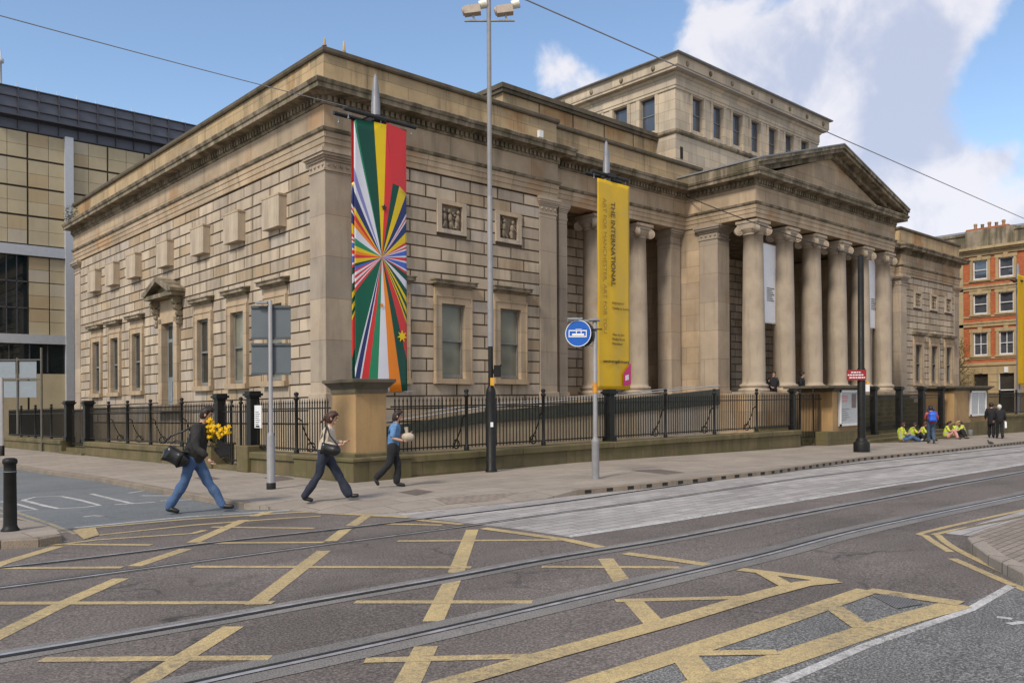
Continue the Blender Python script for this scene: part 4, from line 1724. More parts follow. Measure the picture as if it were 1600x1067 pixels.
# railing across the entrance steps
t = thing('iron_railing', 'black iron railing with square posts across the portico steps behind the seated group', 'railing', 28.4, YFN, on_ground=False)
m_ = MB()
for i in range(4):
    m_.bbox(23.2, 33.8, -6.3 + i * .36, -6.3 + (i + 1) * .36 - .001, -.75, -.26 + i * .15, .01)
m_.build('steps', ST_BASE, t, True)
px_ = [23.3, 25.03, 27.8, 30.46, 33.0]
for a, b in zip(px_, px_[1:]):
    m_ = MB()
    bars(m_, a + .1, b - .1, YFN, 'x', .22, 1.9)
    m_.build('railing_panel', IRON, t, True)
for x in px_[1:]:
    big_post(t, x, YFN, .25, 2.22, .0)
# railing at the far right
t = thing('iron_railing', 'far right black iron railing on mossy wall beyond the second notice board', 'railing', 45, YFN, on_ground=False)
m_ = MB()
for i in range(5):
    m_.bbox(39.0 + i * 2.9, 39.0 + (i + 1) * 2.9 - .01, YFN - .3, YFN + .3, -.9, .42, .012)
    m_.bbox(39.0 + i * 2.9, 39.0 + (i + 1) * 2.9 - .01, YFN - .36, YFN + .36, .422, .55, .03)
m_.build('plinth', ST_BASE, t, True)
m_ = MB()
bars(m_, 39.0, 53.4, YFN, 'x', .6, 1.9, .14)
m_.build('railing_panel', IRON, t, True)
for x in (42, 45, 48, 51):
    post(t, x, YFN, .5, 2.05)
# accessible ramp behind the front railing
RAMP_G = plain('ramp_green_panel', (0.05, 0.05, 0.034), 0.6, 0, .4)
t = thing('access_ramp', 'access ramp with dark green side panels and white rail rising behind the railing', 'ramp', 8, -3.9, on_ground=False)
rx = [(-1.2, 1.05), (2.6, 1.42), (9.8, 1.78), (14.6, 2.06)]
m_ = MB()
for (a, za), (b, zb) in zip(rx, rx[1:]):
    m_.add([(a, -4.0, -.3), (b, -4.0, -.3), (b, -4.0, zb - .12 - .022 * (b + 1.2)), (a, -4.0, za - .12 - .022 * (a + 1.2)), (a, -2.9, -.3), (b, -2.9, -.3), (b, -2.9, zb - .12 - .022 * (b + 1.2)), (a, -2.9, za - .12 - .022 * (a + 1.2))],
           [(0, 1, 2, 3), (7, 6, 5, 4), (3, 2, 6, 7), (0, 3, 7, 4), (1, 5, 6, 2)])
m_.build('ramp_wall', ST_BACK, t, True)
m_ = MB()
for (a, za), (b, zb) in zip(rx, rx[1:]):
    n = max(1, round((b - a) / 1.2))
    for i in range(n):
        u, v = a + (b - a) * i / n + .01, a + (b - a) * (i + 1) / n - .01
        zu, zv = za + (zb - za) * i / n, za + (zb - za) * (i + 1) / n
        m_.slab([(u, -4.05, zu - .14 - .022 * (u + 1.2)), (v, -4.05, zv - .14 - .022 * (v + 1.2)), (v, -4.05, zv + .1), (u, -4.05, zu + .1)], (0, .03, 0))
m_.build('side_panels', RAMP_G, t, True)
m_ = MB()
m_.path([(a, -4.04, z + .22) for a, z in rx], .02, 8)
m_.path([(a, -2.95, z + .24) for a, z in rx], .016, 8)
m_.build('handrail', plain('handrail_pale_grey', (.38, .38, .37), .5), t, True)

# ================================================================== BANNERS
def flagmat(n, c):
    return plain('banner_' + n, c, 0.42, 0, .05, 2.0, .4)


FC = {k: flagmat(k, v) for k, v in dict(green=(0.0, .10, .05), dgreen=(.0, .06, .035), mgreen=(.02, .22, .10), yellow=(.72, .50, .0), red=(.62, .03, .03), white=(.66, .66, .72),
                                        navy=(.02, .03, .13), blue=(.06, .12, .50), orange=(.78, .22, .01), purple=(.22, .22, .48)).items()}
FN = list(FC.keys())


def banner_pole(lab, x, y, ztop, zbase=0.0, arm=1.15, zarm=9.45, two=True):
    t = thing('banner_pole', lab, 'pole', x, y, zbase)
    m_ = MB()
    m_.lathe(0, 0, [(.16, 0), (.16, .3), (.125, .35), (.125, ztop - .80), (.115, ztop - .78), (.10, ztop - .5), (.055, ztop - .1), (.0, ztop)], 16)
    m_.build('pole', SPIRE, t)
    m_ = MB()
    for dy in ((-.24, .24) if two else (-.16, .16)):
        m_.tube((-arm, dy, zarm), (arm, dy, zarm), .06, 8)
    for s_ in (-.9, .9):
        m_.tube((s_ * .35, -.26, zarm), (s_ * .35, .26, zarm), .03, 6)
    m_.box(-.16, .16, -.28, .28, zarm - .06, zarm + .06)
    m_.build('cross_arm', IRON2, t)
    m_ = MB()
    for dy in ((-.24, .24) if two else (-.16,)):
        for s_ in (-.92, 0, .92):
            m_.tube((s_ * arm * .95, dy, zarm), (s_ * arm * .95, dy, zarm - .22), .012, 5)
            m_.ball((s_ * arm * .95, dy, zarm - .22), .03, 6, 4)
        m_.tube((-.98, dy, zarm - 7.32), (.98, dy, zarm - 7.32), .02, 6)
    m_.build('banner_clip', STEEL, t)
    return t


YB1 = -3.2
PX1, _ = onY(591, 300, YB1 + .2)
banner_pole('thick grey pole behind the many-flags banner at the building corner', PX1, YB1 + .25, 10.72)

per = [(587, 188, 'dgreen'), (605, 192, 'yellow'), (614, 287, 'red'), (625, 291, 'dgreen'), (636.9, 303, 'yellow'), (637, 333, 'navy'), (637, 338, 'white'), (637, 342, 'red'), (637, 346, 'white'),
       (637, 362, 'navy'), (637, 377, 'yellow'), (637, 382, 'red'), (637, 385, 'white'), (637, 388, 'red'), (637, 391, 'white'), (637, 399, 'blue'), (637, 402, 'white'), (637, 408, 'red'), (637, 411, 'white'), (637, 421, 'blue'),
       (637, 424, 'white'), (637, 428, 'red'), (637, 439, 'dgreen'), (637, 452, 'white'), (637, 465, 'dgreen'), (637, 474, 'yellow'), (637, 483, 'dgreen'), (637, 492, 'yellow'), (637, 500, 'dgreen'), (637, 506, 'yellow'), (637, 562, 'red'),
       (637, 612, 'dgreen'), (628, 612, 'dgreen'), (608, 612, 'orange'), (590, 612, 'white'), (575, 612, 'mgreen'), (563, 612, 'red'), (560, 612, 'white'), (556, 606, 'navy'), (556, 590, 'navy'), (556, 575, 'white'),
       (556, 458, 'green'), (556, 450, 'red'), (556, 446, 'white'), (556, 441, 'red'), (556, 436, 'white'), (556, 431, 'red'), (556, 426, 'white'), (556, 422, 'red'), (556, 417, 'blue'),
       (556, 412, 'dgreen'), (556, 404, 'yellow'), (556, 398, 'red'), (556, 392, 'orange'), (556, 384, 'yellow'), (556, 372, 'mgreen'), (556, 355, 'white'), (556, 344, 'orange'), (556, 334, 'red'), (556, 324, 'yellow'), (556, 300, 'navy'),
       (556, 285, 'white'), (556, 262, 'purple'), (556, 190, 'white'), (559, 187, 'mgreen'), (587, 188, 'dgreen')]


def banner_xy(px, py, yb):
    x, z = onY(px, py, yb)
    return x, z


def flags_banner(yb, lab, mirror=False, dx=0.0):
    ctr = banner_xy(598, 402, yb)
    xa, xb = onY(556, 400, yb)[0], onY(637, 400, yb)[0]
    za, zb = onY(600, 612, yb)[1], onY(600, 197, yb)[1]
    t = thing('banner', lab, 'banner', (xa + xb) / 2 + dx, yb, za - ZL(xa) * 0, on_ground=False)
    mb = MB()
    fl = [(max(xa, min(xb, banner_xy(p[0], p[1], yb)[0])), max(za, min(zb + .05, banner_xy(p[0], p[1], yb)[1])), p[2]) for p in per]
    cxm = (xa + xb) / 2

    def bend(x, z):
        return .03 * math.sin((x - xa) / (xb - xa) * PI * 2.0 + .6) + .035 * mnoise.noise(Vector((x * .9, z * .45, 1)))
    cor = [(max(xa, min(xb, u)), v) for u, v in [banner_xy(a_, b_, yb) for a_, b_ in ((605, 192), (637, 205), (637, 303), (625, 291), (614, 287))]]
    mb.cur = FN.index('red')
    sx = -1 if mirror else 1
    mb.add([((u - cxm) * sx, bend(u, v), v - za) for u, v in cor], [tuple(range(5))], False)
    for p, q in zip(fl, fl[1:]):
        mb.cur = FN.index(q[2])
        nseg = 14
        for k in range(nseg):
            t0, t1 = k / nseg, (k + 1) / nseg
            a = (ctr[0] + (p[0] - ctr[0]) * t0, ctr[1] + (p[1] - ctr[1]) * t0)
            b = (ctr[0] + (q[0] - ctr[0]) * t0, ctr[1] + (q[1] - ctr[1]) * t0)
            c = (ctr[0] + (q[0] - ctr[0]) * t1, ctr[1] + (q[1] - ctr[1]) * t1)
            d = (ctr[0] + (p[0] - ctr[0]) * t1, ctr[1] + (p[1] - ctr[1]) * t1)
            qs = [a, b, c, d] if k else [a, c, d]
            sx = -1 if mirror else 1
            mb.add([((u - cxm) * sx, bend(u, v), v - za) for u, v in qs], [tuple(range(len(qs)))], True)
    cl_ = mb.build('cloth', [FC[n] for n in FN], t)
    bm = bmesh.new()
    bm.from_mesh(cl_.data)
    bmesh.ops.remove_doubles(bm, verts=bm.verts, dist=.0008)
    bmesh.ops.recalc_face_normals(bm, faces=bm.faces)
    bm.to_mesh(cl_.data)
    bm.free()
    sol = cl_.modifiers.new('thickness', 'SOLIDIFY')
    sol.thickness = .006
    if not mirror:
        for (px_s, py_s, rs_, mt, np_) in ((600.5, 325, .10, IRON2, 5), (628, 525, .17, FC['yellow'], 7), (596, 477, .07, FC['orange'], 6)):
            u, v = banner_xy(px_s, py_s, yb)
            st_ = MB()
            pts_ = [((u - cxm) + rs_ * (1 if k_ % 2 == 0 else .45) * math.sin(PI * k_ / np_), bend(u, v) - .03, v - za + rs_ * (1 if k_ % 2 == 0 else .45) * math.cos(PI * k_ / np_)) for k_ in range(2 * np_)]
            st_.slab(pts_, (0, .008, 0))
            st_.build('star', mt, cl_)
    return t


flags_banner(YB1, 'tall banner of radiating stripes cut from many national flags, hanging at the corner')
t = flags_banner(YB1 + .5, 'second radiating flag banner, showing as a strip behind the front one', mirror=True, dx=-.09)

TXT = plain('banner_print', (.05, .04, .02), .6)
TXT2 = plain('banner_dark_ochre_print', (.09, .06, .01), .6)
TXT3 = plain('banner_ochre_print', (.24, .16, .012), .6)
YCLOTH = plain('yellow_banner_cloth', (.64, .39, .0), .42, 0, .08, 1.2)


def wavy_sheet(mb, w_, h_, nx=16, nz=48, amp=.03, ph=0.0):
    vs = []
    for j in range(nz + 1):
        for i in range(nx + 1):
            u, v = i / nx, j / nz
            vs.append((-w_ / 2 + w_ * u, amp * math.sin(u * 9 + ph) * (.4 + .6 * math.sin(v * 5 + ph)) + amp * .9 * mnoise.noise(Vector((u * 3 + v * 2, v * 3, ph))), h_ * v))
    fs = []
    for j in range(nz):
        for i in range(nx):
            k = j * (nx + 1) + i
            fs.append((k, k + 1, k + nx + 2, k + nx + 1))
    mb.add(vs, fs, True)


def yellow_banner(x, yb, z0, h_, w_, lab, pole_lab, lettering=True):
    banner_pole(pole_lab, x - .12, yb + .22, z0 + h_ + 1.55, 0, w_ / 2 + .1, z0 + h_ + .28, False)
    t = thing('banner', lab, 'banner', x, yb, z0, on_ground=False)
    m_ = MB()
    wavy_sheet(m_, w_, h_)
    c_ = m_.build('cloth', YCLOTH, t)
    s_ = c_.modifiers.new('thickness', 'SOLIDIFY')
    s_.thickness = .006
    if lettering:
        def MT(x_, z_, rot):
            return Matrix.Translation((x_, -.065, z_)) @ Matrix.Rotation(PI / 2, 4, 'X') @ Matrix.Rotation(rot, 4, 'Z')
        text_mesh('THE INTERNATIONAL', .30, TXT2, t, MT(-.12, h_ * .90, -PI / 2), 'large_lettering', bold=.006, xs=.98)
        text_mesh('ART FOR MANCHESTER, ART FOR YOU', .24, TXT3, t, MT(-.55, h_ * .91, -PI / 2), 'thin_lettering', xs=1.1)
        text_mesh('manchestergalleries.org', .15, TXT, t, MT(-.66, h_ * .135, 0), 'web_address', bold=.004, xs=.95)
        for i, (s__, zz) in enumerate((('FREE ENTRY', .415), ('Tuesday to Sunday', .392), ('10am to 5pm', .265), ('Mosley Street', .243), ('Manchester', .221))):
            text_mesh(s__, .12, TXT, t, MT(-.18, h_ * zz, 0), 'small_lettering')
        m_ = MB()
        mg = plain('banner_magenta', (.55, .02, .16), .45)
        m_.slab([(.42, -.055, .12), (.83, -.055, .20), (.83, -.055, .95), (.42, -.055, .55)], (0, .01, 0))
        m_.build('magenta_corner', mg, t)
        m_ = MB()
        m_.slab([(.52, -.062, .32), (.70, -.062, .36), (.70, -.062, .54), (.52, -.062, .50)], (0, .008, 0))
        m_.build('white_emblem', WHITE, t)
    return t


YB2 = -3.1
xa, z_ = onY(935, 440, YB2)
xb, _ = onY(985, 440, YB2)
yellow_banner((xa + xb) / 2, YB2, onY(960, 611, YB2)[1] + G((xa + xb) / 2, YB2), 7.2, xb - xa, 'tall yellow banner with black vertical lettering and a magenta corner', 'grey pole holding the lettered yellow banner')
x3, z3 = onY(1591, 612, -3.4)
yellow_banner(x3 + .95, -3.4, z3 + G(x3, -3.4), 7.6, 1.9, 'yellow banner at the right edge in front of the brick building', 'grey pole at the right edge in front of the brick building', False)

WCLOTH = plain('white_banner_cloth', (.78, .79, .82), .5, 0, .06)
for (pa, pb, pt, pbm, lab) in ((1197, 1215.5, 388, 512, 'white banner hanging between the first and second portico columns'), (1361, 1374.5, 412, 522, 'white banner hanging between the fifth and sixth portico columns')):
    yb = YP + .62
    xa, z1 = onY(pa - 6, pt, yb)
    xb, z0 = onY(pb, pbm, yb)
    t = thing('banner', lab, 'banner', (xa + xb) / 2, yb, z0 + G(xa, yb), on_ground=False)
    m_ = MB()
    wavy_sheet(m_, xb - xa, z1 - z0 + .1, amp=.01)
    c_ = m_.build('cloth', WCLOTH, t)
    s_ = c_.modifiers.new('thickness', 'SOLIDIFY')
    s_.thickness = .006
    m_ = MB()
    for i in range(7):
        m_.box(-.25, .35 - (i % 3) * .1, -.03, -.022, 1.0 + i * .09, 1.03 + i * .09)
    m_.build('printed_lines', TXT, t)
    m_ = MB()
    m_.tube((-.75, 0, z1 - z0 + .1), (.75, 0, z1 - z0 + .1), .02, 6)
    for s2 in (-.6, .6):
        m_.tube((s2, 0, z1 - z0 + .1), (s2, 0, 9.5 - z0), .008, 4)
    m_.build('hanging_rod', STEEL, t)

# ================================================================== STREET FURNITURE
# tall lamp column with camera arms and a crossing signal
x, y = at(767, 737)
t = thing('lighting_column', 'tall grey column with black base, crossbar and two floodlights, before the front railing', 'column', x, y)
m_ = MB()
m_.lathe(0, 0, [(.15, 0), (.15, .06), (.125, .08), (.125, 2.02), (.11, 2.12), (.08, 2.16), (.07, 2.2)], 16)
m_.build('base', IRON, t)
m_ = MB()
m_.lathe(0, 0, [(.065, 2.15), (.065, 3.2), (.06, 3.22)], 12)
m_.build('lower_shaft', IRON, t)
m_ = MB()
m_.lathe(0, 0, [(.078, 3.2), (.07, 7.0), (.062, 7.02), (.062, 7.06), (.06, 9.0), (.056, 13.2)], 14)
m_.build('shaft', GREYPAINT, t)
aR = math.atan2(RY, RX)
m_ = MB()
m_.M = Matrix.Rotation(aR, 4, 'Z')
m_.tube((-.62, 0, 11.52), (.66, 0, 11.52), .03, 8)
m_.build('crossbar', STEEL, t)
for s_, sx in ((-.38, 1), (.45, 1)):
    m_ = MB()
    m_.M = Matrix.Rotation(aR, 4, 'Z') @ Matrix.Translation((s_, 0, 11.52)) @ Matrix.Rotation(-.12, 4, 'Y')
    m_.box(-.22, .2, -.12, .12, .17, .37)
    m_.tube((-.22, 0, .27), (-.27, 0, .26), .12, 10, .09)
    m_.tube((0, 0, 0), (0, 0, .18), .025, 6)
    f_ = m_.build('floodlight', plain('floodlight_buff', (.42, .35, .28), .5), t)
    m_ = MB()
    m_.M = Matrix.Rotation(aR, 4, 'Z') @ Matrix.Translation((s_, 0, 11.52)) @ Matrix.Rotation(-.12, 4, 'Y')
    m_.tube((.18, 0, .38), (.38, 0, .41), .10, 12, .12)
    m_.build('reflector', plain('floodlight_cream', (.75, .72, .62), .4), f_)
m_ = MB()
m_.M = Matrix.Rotation(aR, 4, 'Z')
m_.box(.08, .26, -.1, .1, 2.42, 2.72)
m_.box(.05, .09, -.04, .04, 2.5, 2.62)
m_.box(.24, .28, -.1, .1, 2.68, 2.74)
m_.build('signal_head', IRON, t)
m_ = MB()
m_.M = Matrix.Rotation(aR, 4, 'Z')
m_.box(-.01, .09, -.12, -.04, 2.2, 2.4)
m_.build('push_button_box', YELLOWBOX, t)
m_ = MB()
m_.M = Matrix.Rotation(aR, 4, 'Z')
m_.box(-.01, .06, -.135, -.12, 1.15, 1.27)
m_.build('sticker', WHITE, t)
# direction sign seen from the back
x, y = at(423, 764)
t = thing('road_sign', 'back of a large grey two-panel road sign on a single pole by the corner', 'road sign', x, y, 0, aR)
m_ = MB()
m_.lathe(0, 0, [(.095, 0), (.095, .12), (.088, .13), (.088, 1.1), (.06, 1.2), (.045, 1.22), (.045, 4.02), (0, 4.05)], 14)
m_.build('pole', GREYPAINT, t)
m_ = MB()
m_.lathe(0, 0, [(.1, 0.0), (.1, .13), (.092, .14)], 14)
m_.build('pole_foot', IRON, t)
for z0, z1 in ((3.20, 3.92), (2.44, 3.12)):
    m_ = MB()
    m_.box(-.43, .41, .08, .10, z0, z1)
    p_ = m_.build('panel', DARKGREY, t)
    m_ = MB()
    m_.box(-.43, .41, .045, .08, z1 - .05, z1)
    m_.box(-.43, .41, .045, .08, z0, z0 + .05)
    m_.build('stiffener', plain('sign_rail_grey', (.07, .08, .085), .5), p_)
m_ = MB()
m_.box(-.30, -.05, -.08, .08, 3.96, 4.0)
m_.build('lamp', STEEL, t)
# tram sign
x, y = at(930, 748)
t = thing('tram_sign', 'round blue tram sign on a grey pole at the pavement edge', 'tram sign', x, y, 0, aR)
m_ = MB()
m_.lathe(0, 0, [(.085, 0), (.085, .80), (.09, .82), (.09, .86), (.055, .93), (.05, .95), (.05, 3.55), (0, 3.57)], 14)
m_.build('pole', GREYPAINT, t)
DM = Matrix.Translation((-.38, -.06, 3.27)) @ Matrix.Rotation(-.35, 4, 'Z')
BLUE = plain('sign_blue', (.0, .09, .42), .35, 0, .06)
m_ = MB()
m_.M = DM
m_.tube((0, 0, 0), (0, .03, 0), .30, 32)
d_ = m_.build('disc', BLUE, t)
m_ = MB()
m_.M = DM
for i in range(32):
    a0, a1 = 2 * PI * i / 32, 2 * PI * (i + 1) / 32
    m_.slab([(.285 * math.cos(a0), -.004, .285 * math.sin(a0)), (.285 * math.cos(a1), -.004, .285 * math.sin(a1)), (.30 * math.cos(a1), -.004, .30 * math.sin(a1)), (.30 * math.cos(a0), -.004, .30 * math.sin(a0))], (0, .01, 0))
m_.build('white_rim', WHITE, d_)
m_ = MB()
m_.M = DM @ Matrix.Rotation(.03, 4, 'Y')
for (a, b, c_, d) in ((-.22, .2, .05, .075), (-.22, -.2, -.06, .06), (.18, .2, -.06, .06), (-.22, .2, -.085, -.06), (-.14, .14, -.05, -.005), (-.05, -.03, .0, .05), (.06, .08, .0, .05), (-.06, .08, .09, .1)):
    m_.box(a, b, -.008, -.001, c_, d)
m_.build('tram_pictogram', WHITE, d_)
m_ = MB()
m_.M = DM @ Matrix.Translation((.05, .10, -.01))
m_.tube((0, 0, 0), (0, .03, 0), .30, 28)
m_.tube((.1, -.1, .1), (.45, .1, .1), .015, 6)
m_.build('rear_disc', IRON2, t)
m_ = MB()
m_.box(-.62, .12, -.03, .03, 3.54, 3.58)
m_.box(-.62, -.28, -.09, .05, 3.58, 3.62)
m_.box(-.14, .1, -.09, .05, 3.56, 3.60)
m_.box(-.35, .06, -.01, .01, 3.38, 3.41)
m_.box(-.35, .06, -.01, .01, 2.98, 3.01)
m_.build('sign_lamp_arm', STEEL, t)
m_ = MB()
m_.lathe(0, 0, [(.056, 1.93), (.056, 2.17)], 12)
m_.build('orange_band', plain('orange_tape', (.6, .25, .02), .5), t)
# black tram pole with the red sign
x, y = at(1346, 706)
t = thing('tram_pole', 'thick black tram pole with flared base and small red sign', 'tram pole', x, y)
m_ = MB()
m_.lathe(0, 0, [(.27, 0), (.27, .30), (.25, .34), (.19, .38), (.18, .44), (.13, .5)], 20)
m_.build('base', IRON, t)
m_ = MB()
m_.lathe(0, 0, [(.135, .45), (.13, 2.85), (.105, 2.9), (.10, 6.75), (0, 6.76)], 18)
m_.build('shaft', IRON, t)
m_ = MB()
m_.M = Matrix.Rotation(aR - .12, 4, 'Z')
m_.box(-.52, .12, -.16, -.13, 2.47, 2.82)
RED = plain('sign_red', (.27, .015, .02), .4, 0, .1)
rs = m_.build('red_sign', RED, t)
m_ = MB()
m_.M = Matrix.Rotation(aR - .12, 4, 'Z')
for (a, b, z) in ((-.38, -.05, 2.735), (-.49, .02, 2.645), (-.44, .08, 2.555)):
    u = a
    while u < b:
        wv = random.uniform(.05, .11)
        m_.box(u, min(u + wv, b), -.164, -.161, z - .02, z + .02)
        u += wv + .018
m_.build('white_lettering', WHITE, rs)
m_ = MB()
m_.M = Matrix.Rotation(aR, 4, 'Z')
m_.box(.12, .26, -.06, .04, 2.08, 2.33)
m_.build('white_box', WHITE, t)
m_ = MB()
m_.M = Matrix.Rotation(aR, 4, 'Z')
m_.box(.11, .24, -.07, .05, 2.33, 2.42)
m_.build('amber_cap', YELLOWBOX, t)
# bollard
x, y = at(15, 829)
t = thing('bollard', 'black cast bollard on the near left pavement corner', 'bollard', x, y)
m_ = MB()
m_.lathe(0, 0, [(.125, 0), (.125, .02), (.10, .05), (.09, .09), (.083, .84), (.088, .85), (.088, .87), (.083, .88), (.083, .97), (.098, .99), (.10, 1.01), (.095, 1.045), (.06, 1.065), (0, 1.07)], 24)
m_.build('post', IRON, t)
m_ = MB()
m_.lathe(0, 0, [(.089, .862), (.0895, .872)], 24, caps=False)
m_.build('ring', STEEL, t)
# pole at the left edge
x, y = at(3, 712)
t = thing('street_pole', 'slim grey pole with black foot at the left edge by the side street', 'pole', x, y)
m_ = MB()
m_.lathe(0, 0, [(.085, 0), (.085, .5), (.078, .5), (.07, 3.2), (0, 3.25)], 10)
m_.build('shaft', GREYPAINT, t)
m_ = MB()
m_.lathe(0, 0, [(.09, 0), (.09, .42), (.08, .43)], 10)
m_.build('foot', IRON, t)
# sign frame in front of the office block
x, y = at(65, 705)
t = thing('road_sign', 'pale blue-grey back of a sign panel on thin posts before the office block', 'road sign', x, y, 0, aR)
m_ = MB()
m_.tube((0, 0, 0), (0, 0, 4.7), .05, 8)
m_.tube((-1.1, .02, .8), (-1.1, .02, 4.25), .05, 8)
m_.tube((-2.9, 0, 4.15), (0, 0, 4.15), .03, 6)
m_.tube((-2.9, 0, 3.28), (0, 0, 3.28), .035, 6)
m_.build('posts', plain('post_bronze', (.11, .105, .09), .5), t)
for (a, b, c_, d) in ((-2.3, -1.2, 3.33, 4.1), (-1.02, -.25, 3.33, 4.1), (-2.3, -.25, 2.45, 3.22)):
    m_ = MB()
    m_.box(a, b, .04, .06, c_, d)
    m_.build('panel', plain('pale_sign_back', (.24, .28, .31), .5, 0, .06), t)

# ---- overhead wires
def wire(lab, pts, r=.014, sag=.1, n=14):
    P0, P1 = Vector(pts[0]), Vector(pts[1])
    mb = MB()
    prev = None
    for i in range(n + 1):
        t_ = i / n
        p = P0.lerp(P1, t_) - Vector((0, 0, sag * 4 * t_ * (1 - t_)))
        if prev is not None:
            mb.tube(prev, p, r, 5, caps=False)
        prev = p
    o = mb.build('overhead_wire', IRON2 if 'dark' in lab else GREYPAINT, None, True)
    return tag(o, lab, 'wire')


def at3(px, py, dep):
    d = ray(px)
    return (CX + d[0] * dep, CY + d[1] * dep, CZ + (HZ(px) - py) * dep / FPX)


xa, za = onY(820, -2, -12.2)
xb, zb = onY(1600, 341, -12.2)
k = (zb - za) / (xb - xa)
wire('long grey overhead tram wire crossing the sky at the upper right', [(xa - 25, -12.2, za - 25 * k), (xb + 40, -12.2, zb + 40 * k)], .013, 0.0)
p0 = Vector(at3(545, 167, 23.9))
p1 = Vector(at3(-6, 19, 16.0))
wire('grey span wire crossing the sky at the upper left to the gallery cornice', [tuple(p1 + (p1 - p0) * .4), tuple(p0)], .012, .05)
x, y = at(1346, 706)
xj, zj = onX(1072, 306, XP0 - .1)
wire('dark span wire from the recess corner of the gallery to the black tram pole', [(XP0 - .1, xj, zj), (x, y, 6.55)], .022, .12)

# ================================================================== OTHER BUILDINGS
BEIGE = stone('beige_cladding', (0.47, 0.40, 0.265), (0.42, 0.355, 0.235), stain_amt=.12, island=.06)
SLATE = plain('grey_louvre', (0.085, 0.095, 0.125), .5, 0, .15, 1.5)
SLATE2 = plain('grey_louvre_frame', (0.05, 0.052, 0.065), .5)
SILVER = plain('silver_frame', (0.42, 0.44, 0.47), .4, 0.1, .06)
JOINTD = plain('dark_joint', (.06, .05, .04), .7)
YM = 30.0
t = thing('office_block', 'modern office block with beige stone panels and grey louvred top behind the gallery', 'building', -2.8, YM, 0)
m_ = MB()
m_.box(-2.9, 44, YM + .12, YM + 12, -.3, 17.3)
m_.build('body', JOINTD, t, True)
m_ = MB()
cols_ = [-2.9] + [-.92 + 2.085 * i for i in range(22)]
rows = [11.02, 12.62, 14.19, 15.75, 17.25]
for a, b in zip(cols_, cols_[1:]):
    for z0, z1 in zip(rows, rows[1:]):
        mid = (z0 + z1) / 2
        for u, v in ((a, (a + b) / 2), ((a + b) / 2, b)):
            for s0, s1 in ((z0 + .05, mid), (mid, z1 - .05)):
                m_.box(u + (.05 if u == a else .012), v - (.05 if v == b else .012), YM, YM + .13, s0 + .008, s1 - .008)
    if a > -1:
        for z0, z1 in ((6.1, 7.5), (7.55, 8.95), (9.0, 10.36)):
            for u, v in ((a, (a + b) / 2), ((a + b) / 2, b)):
                m_.box(u + .05, v - .012, YM, YM + .13, z0, (z0 + z1) / 2 - .01)
                m_.box(u + .05, v - .012, YM, YM + .13, (z0 + z1) / 2 + .01, z1)
    m_.box(a + .06, b - .06, YM - .02, YM + .13, -.2, 3.92)
m_.build('stone_panels', BEIGE, t, True)
m_ = MB()
m_.box(-2.9, -.98, YM + .02, YM + .13, 6.1, 10.4)
m_.box(-2.9, .88, YM + .02, YM + .13, 4.0, 5.55)
m_.build('glazing', GL_MOD, t, True)
m_ = MB()
for x in (-2.0, -1.5):
    m_.box(x, x + .05, YM - .03, YM + .02, 6.1, 10.4)
for z in (7.5, 8.95):
    m_.box(-2.9, -.98, YM - .03, YM + .02, z, z + .07)
for x in (-1.9, -.9, 0.0):
    m_.box(x, x + .06, YM - .03, YM + .02, 4.0, 5.55)
m_.build('glazing_bars', SLATE2, t, True)
m_ = MB()
for z0, z1 in ((10.42, 10.97), (5.58, 6.08)):
    m_.box(-2.9, 44, YM - .18, YM + .13, z0, z1)
for x in (.92, 9.26, 17.6):
    m_.box(x, x + .43, YM - .25, YM + .13, -.2, 17.3)
m_.build('silver_frame', SILVER, t, True)
m_ = MB()
m_.box(-2.9, 44, YM + .1, YM + 12, 17.25, 19.6)
top = m_.build('louvred_storey', SLATE, t, True)
m_ = MB()
for i in range(44):
    x = -2.4 + i * 1.02
    m_.box(x, x + .05, YM - .02, YM + .1, 17.25, 19.62)
for z in (17.27, 17.85, 18.45, 19.05, 19.56):
    m_.box(-2.9, 44, YM, YM + .1, z, z + .05)
m_.box(-2.9, 44, YM - .45, YM + .1, 17.9, 17.96)
m_.build('louvre_frame', SLATE2, top, True)
m_ = MB()
for i in range(44):
    x = -2.4 + i * 1.02
    m_.lathe(x, YM + .3, [(.02, 19.6), (.02, 19.95), (0, 19.96)], 5)
m_.build('roof_rail', SILVER, top, True)
xx, zz = onY(4, 90, YM + 1)
m_ = MB()
m_.lathe(xx, YM + 1, [(.06, 19.5), (.05, zz - .35), (.16, zz - .3), (.16, zz - .1), (.03, zz), (.02, zz + .45)], 8)
m_.build('rooftop_mast', SILVER, top, True)

# brick building across the far street, facing it
XB = 60.0


def brick_mat():
    m, t_, b = base_mat('orange_brick', .85, 0, .2)
    tcn = N(t_, 'ShaderNodeTexCoord')
    sp = N(t_, 'ShaderNodeSeparateXYZ')
    t_.links.new(tcn.outputs['Object'], sp.inputs[0])
    cb = N(t_, 'ShaderNodeCombineXYZ')
    t_.links.new(fmath(t_, 'ADD', sp.outputs[0], sp.outputs[1]), cb.inputs[0])
    t_.links.new(sp.outputs[2], cb.inputs[1])
    br = N(t_, 'ShaderNodeTexBrick')
    br.inputs['Scale'].default_value = 1
    br.inputs['Brick Width'].default_value = .23
    br.inputs['Row Height'].default_value = .075
    br.inputs['Mortar Size'].default_value = .006
    br.inputs['Color1'].default_value = (.50, .14, .05, 1)
    br.inputs['Color2'].default_value = (.33, .09, .038, 1)
    br.inputs['Mortar'].default_value = (.30, .13, .07, 1)
    t_.links.new(cb.outputs[0], br.inputs['Vector'])
    col = mixrgb(t_, ramp(t_, noise(t_, .6, 5), .45, .7, 0, .4), br.outputs[0], (.30, .08, .035))
    t_.links.new(col, b.inputs['Base Color'])
    return m


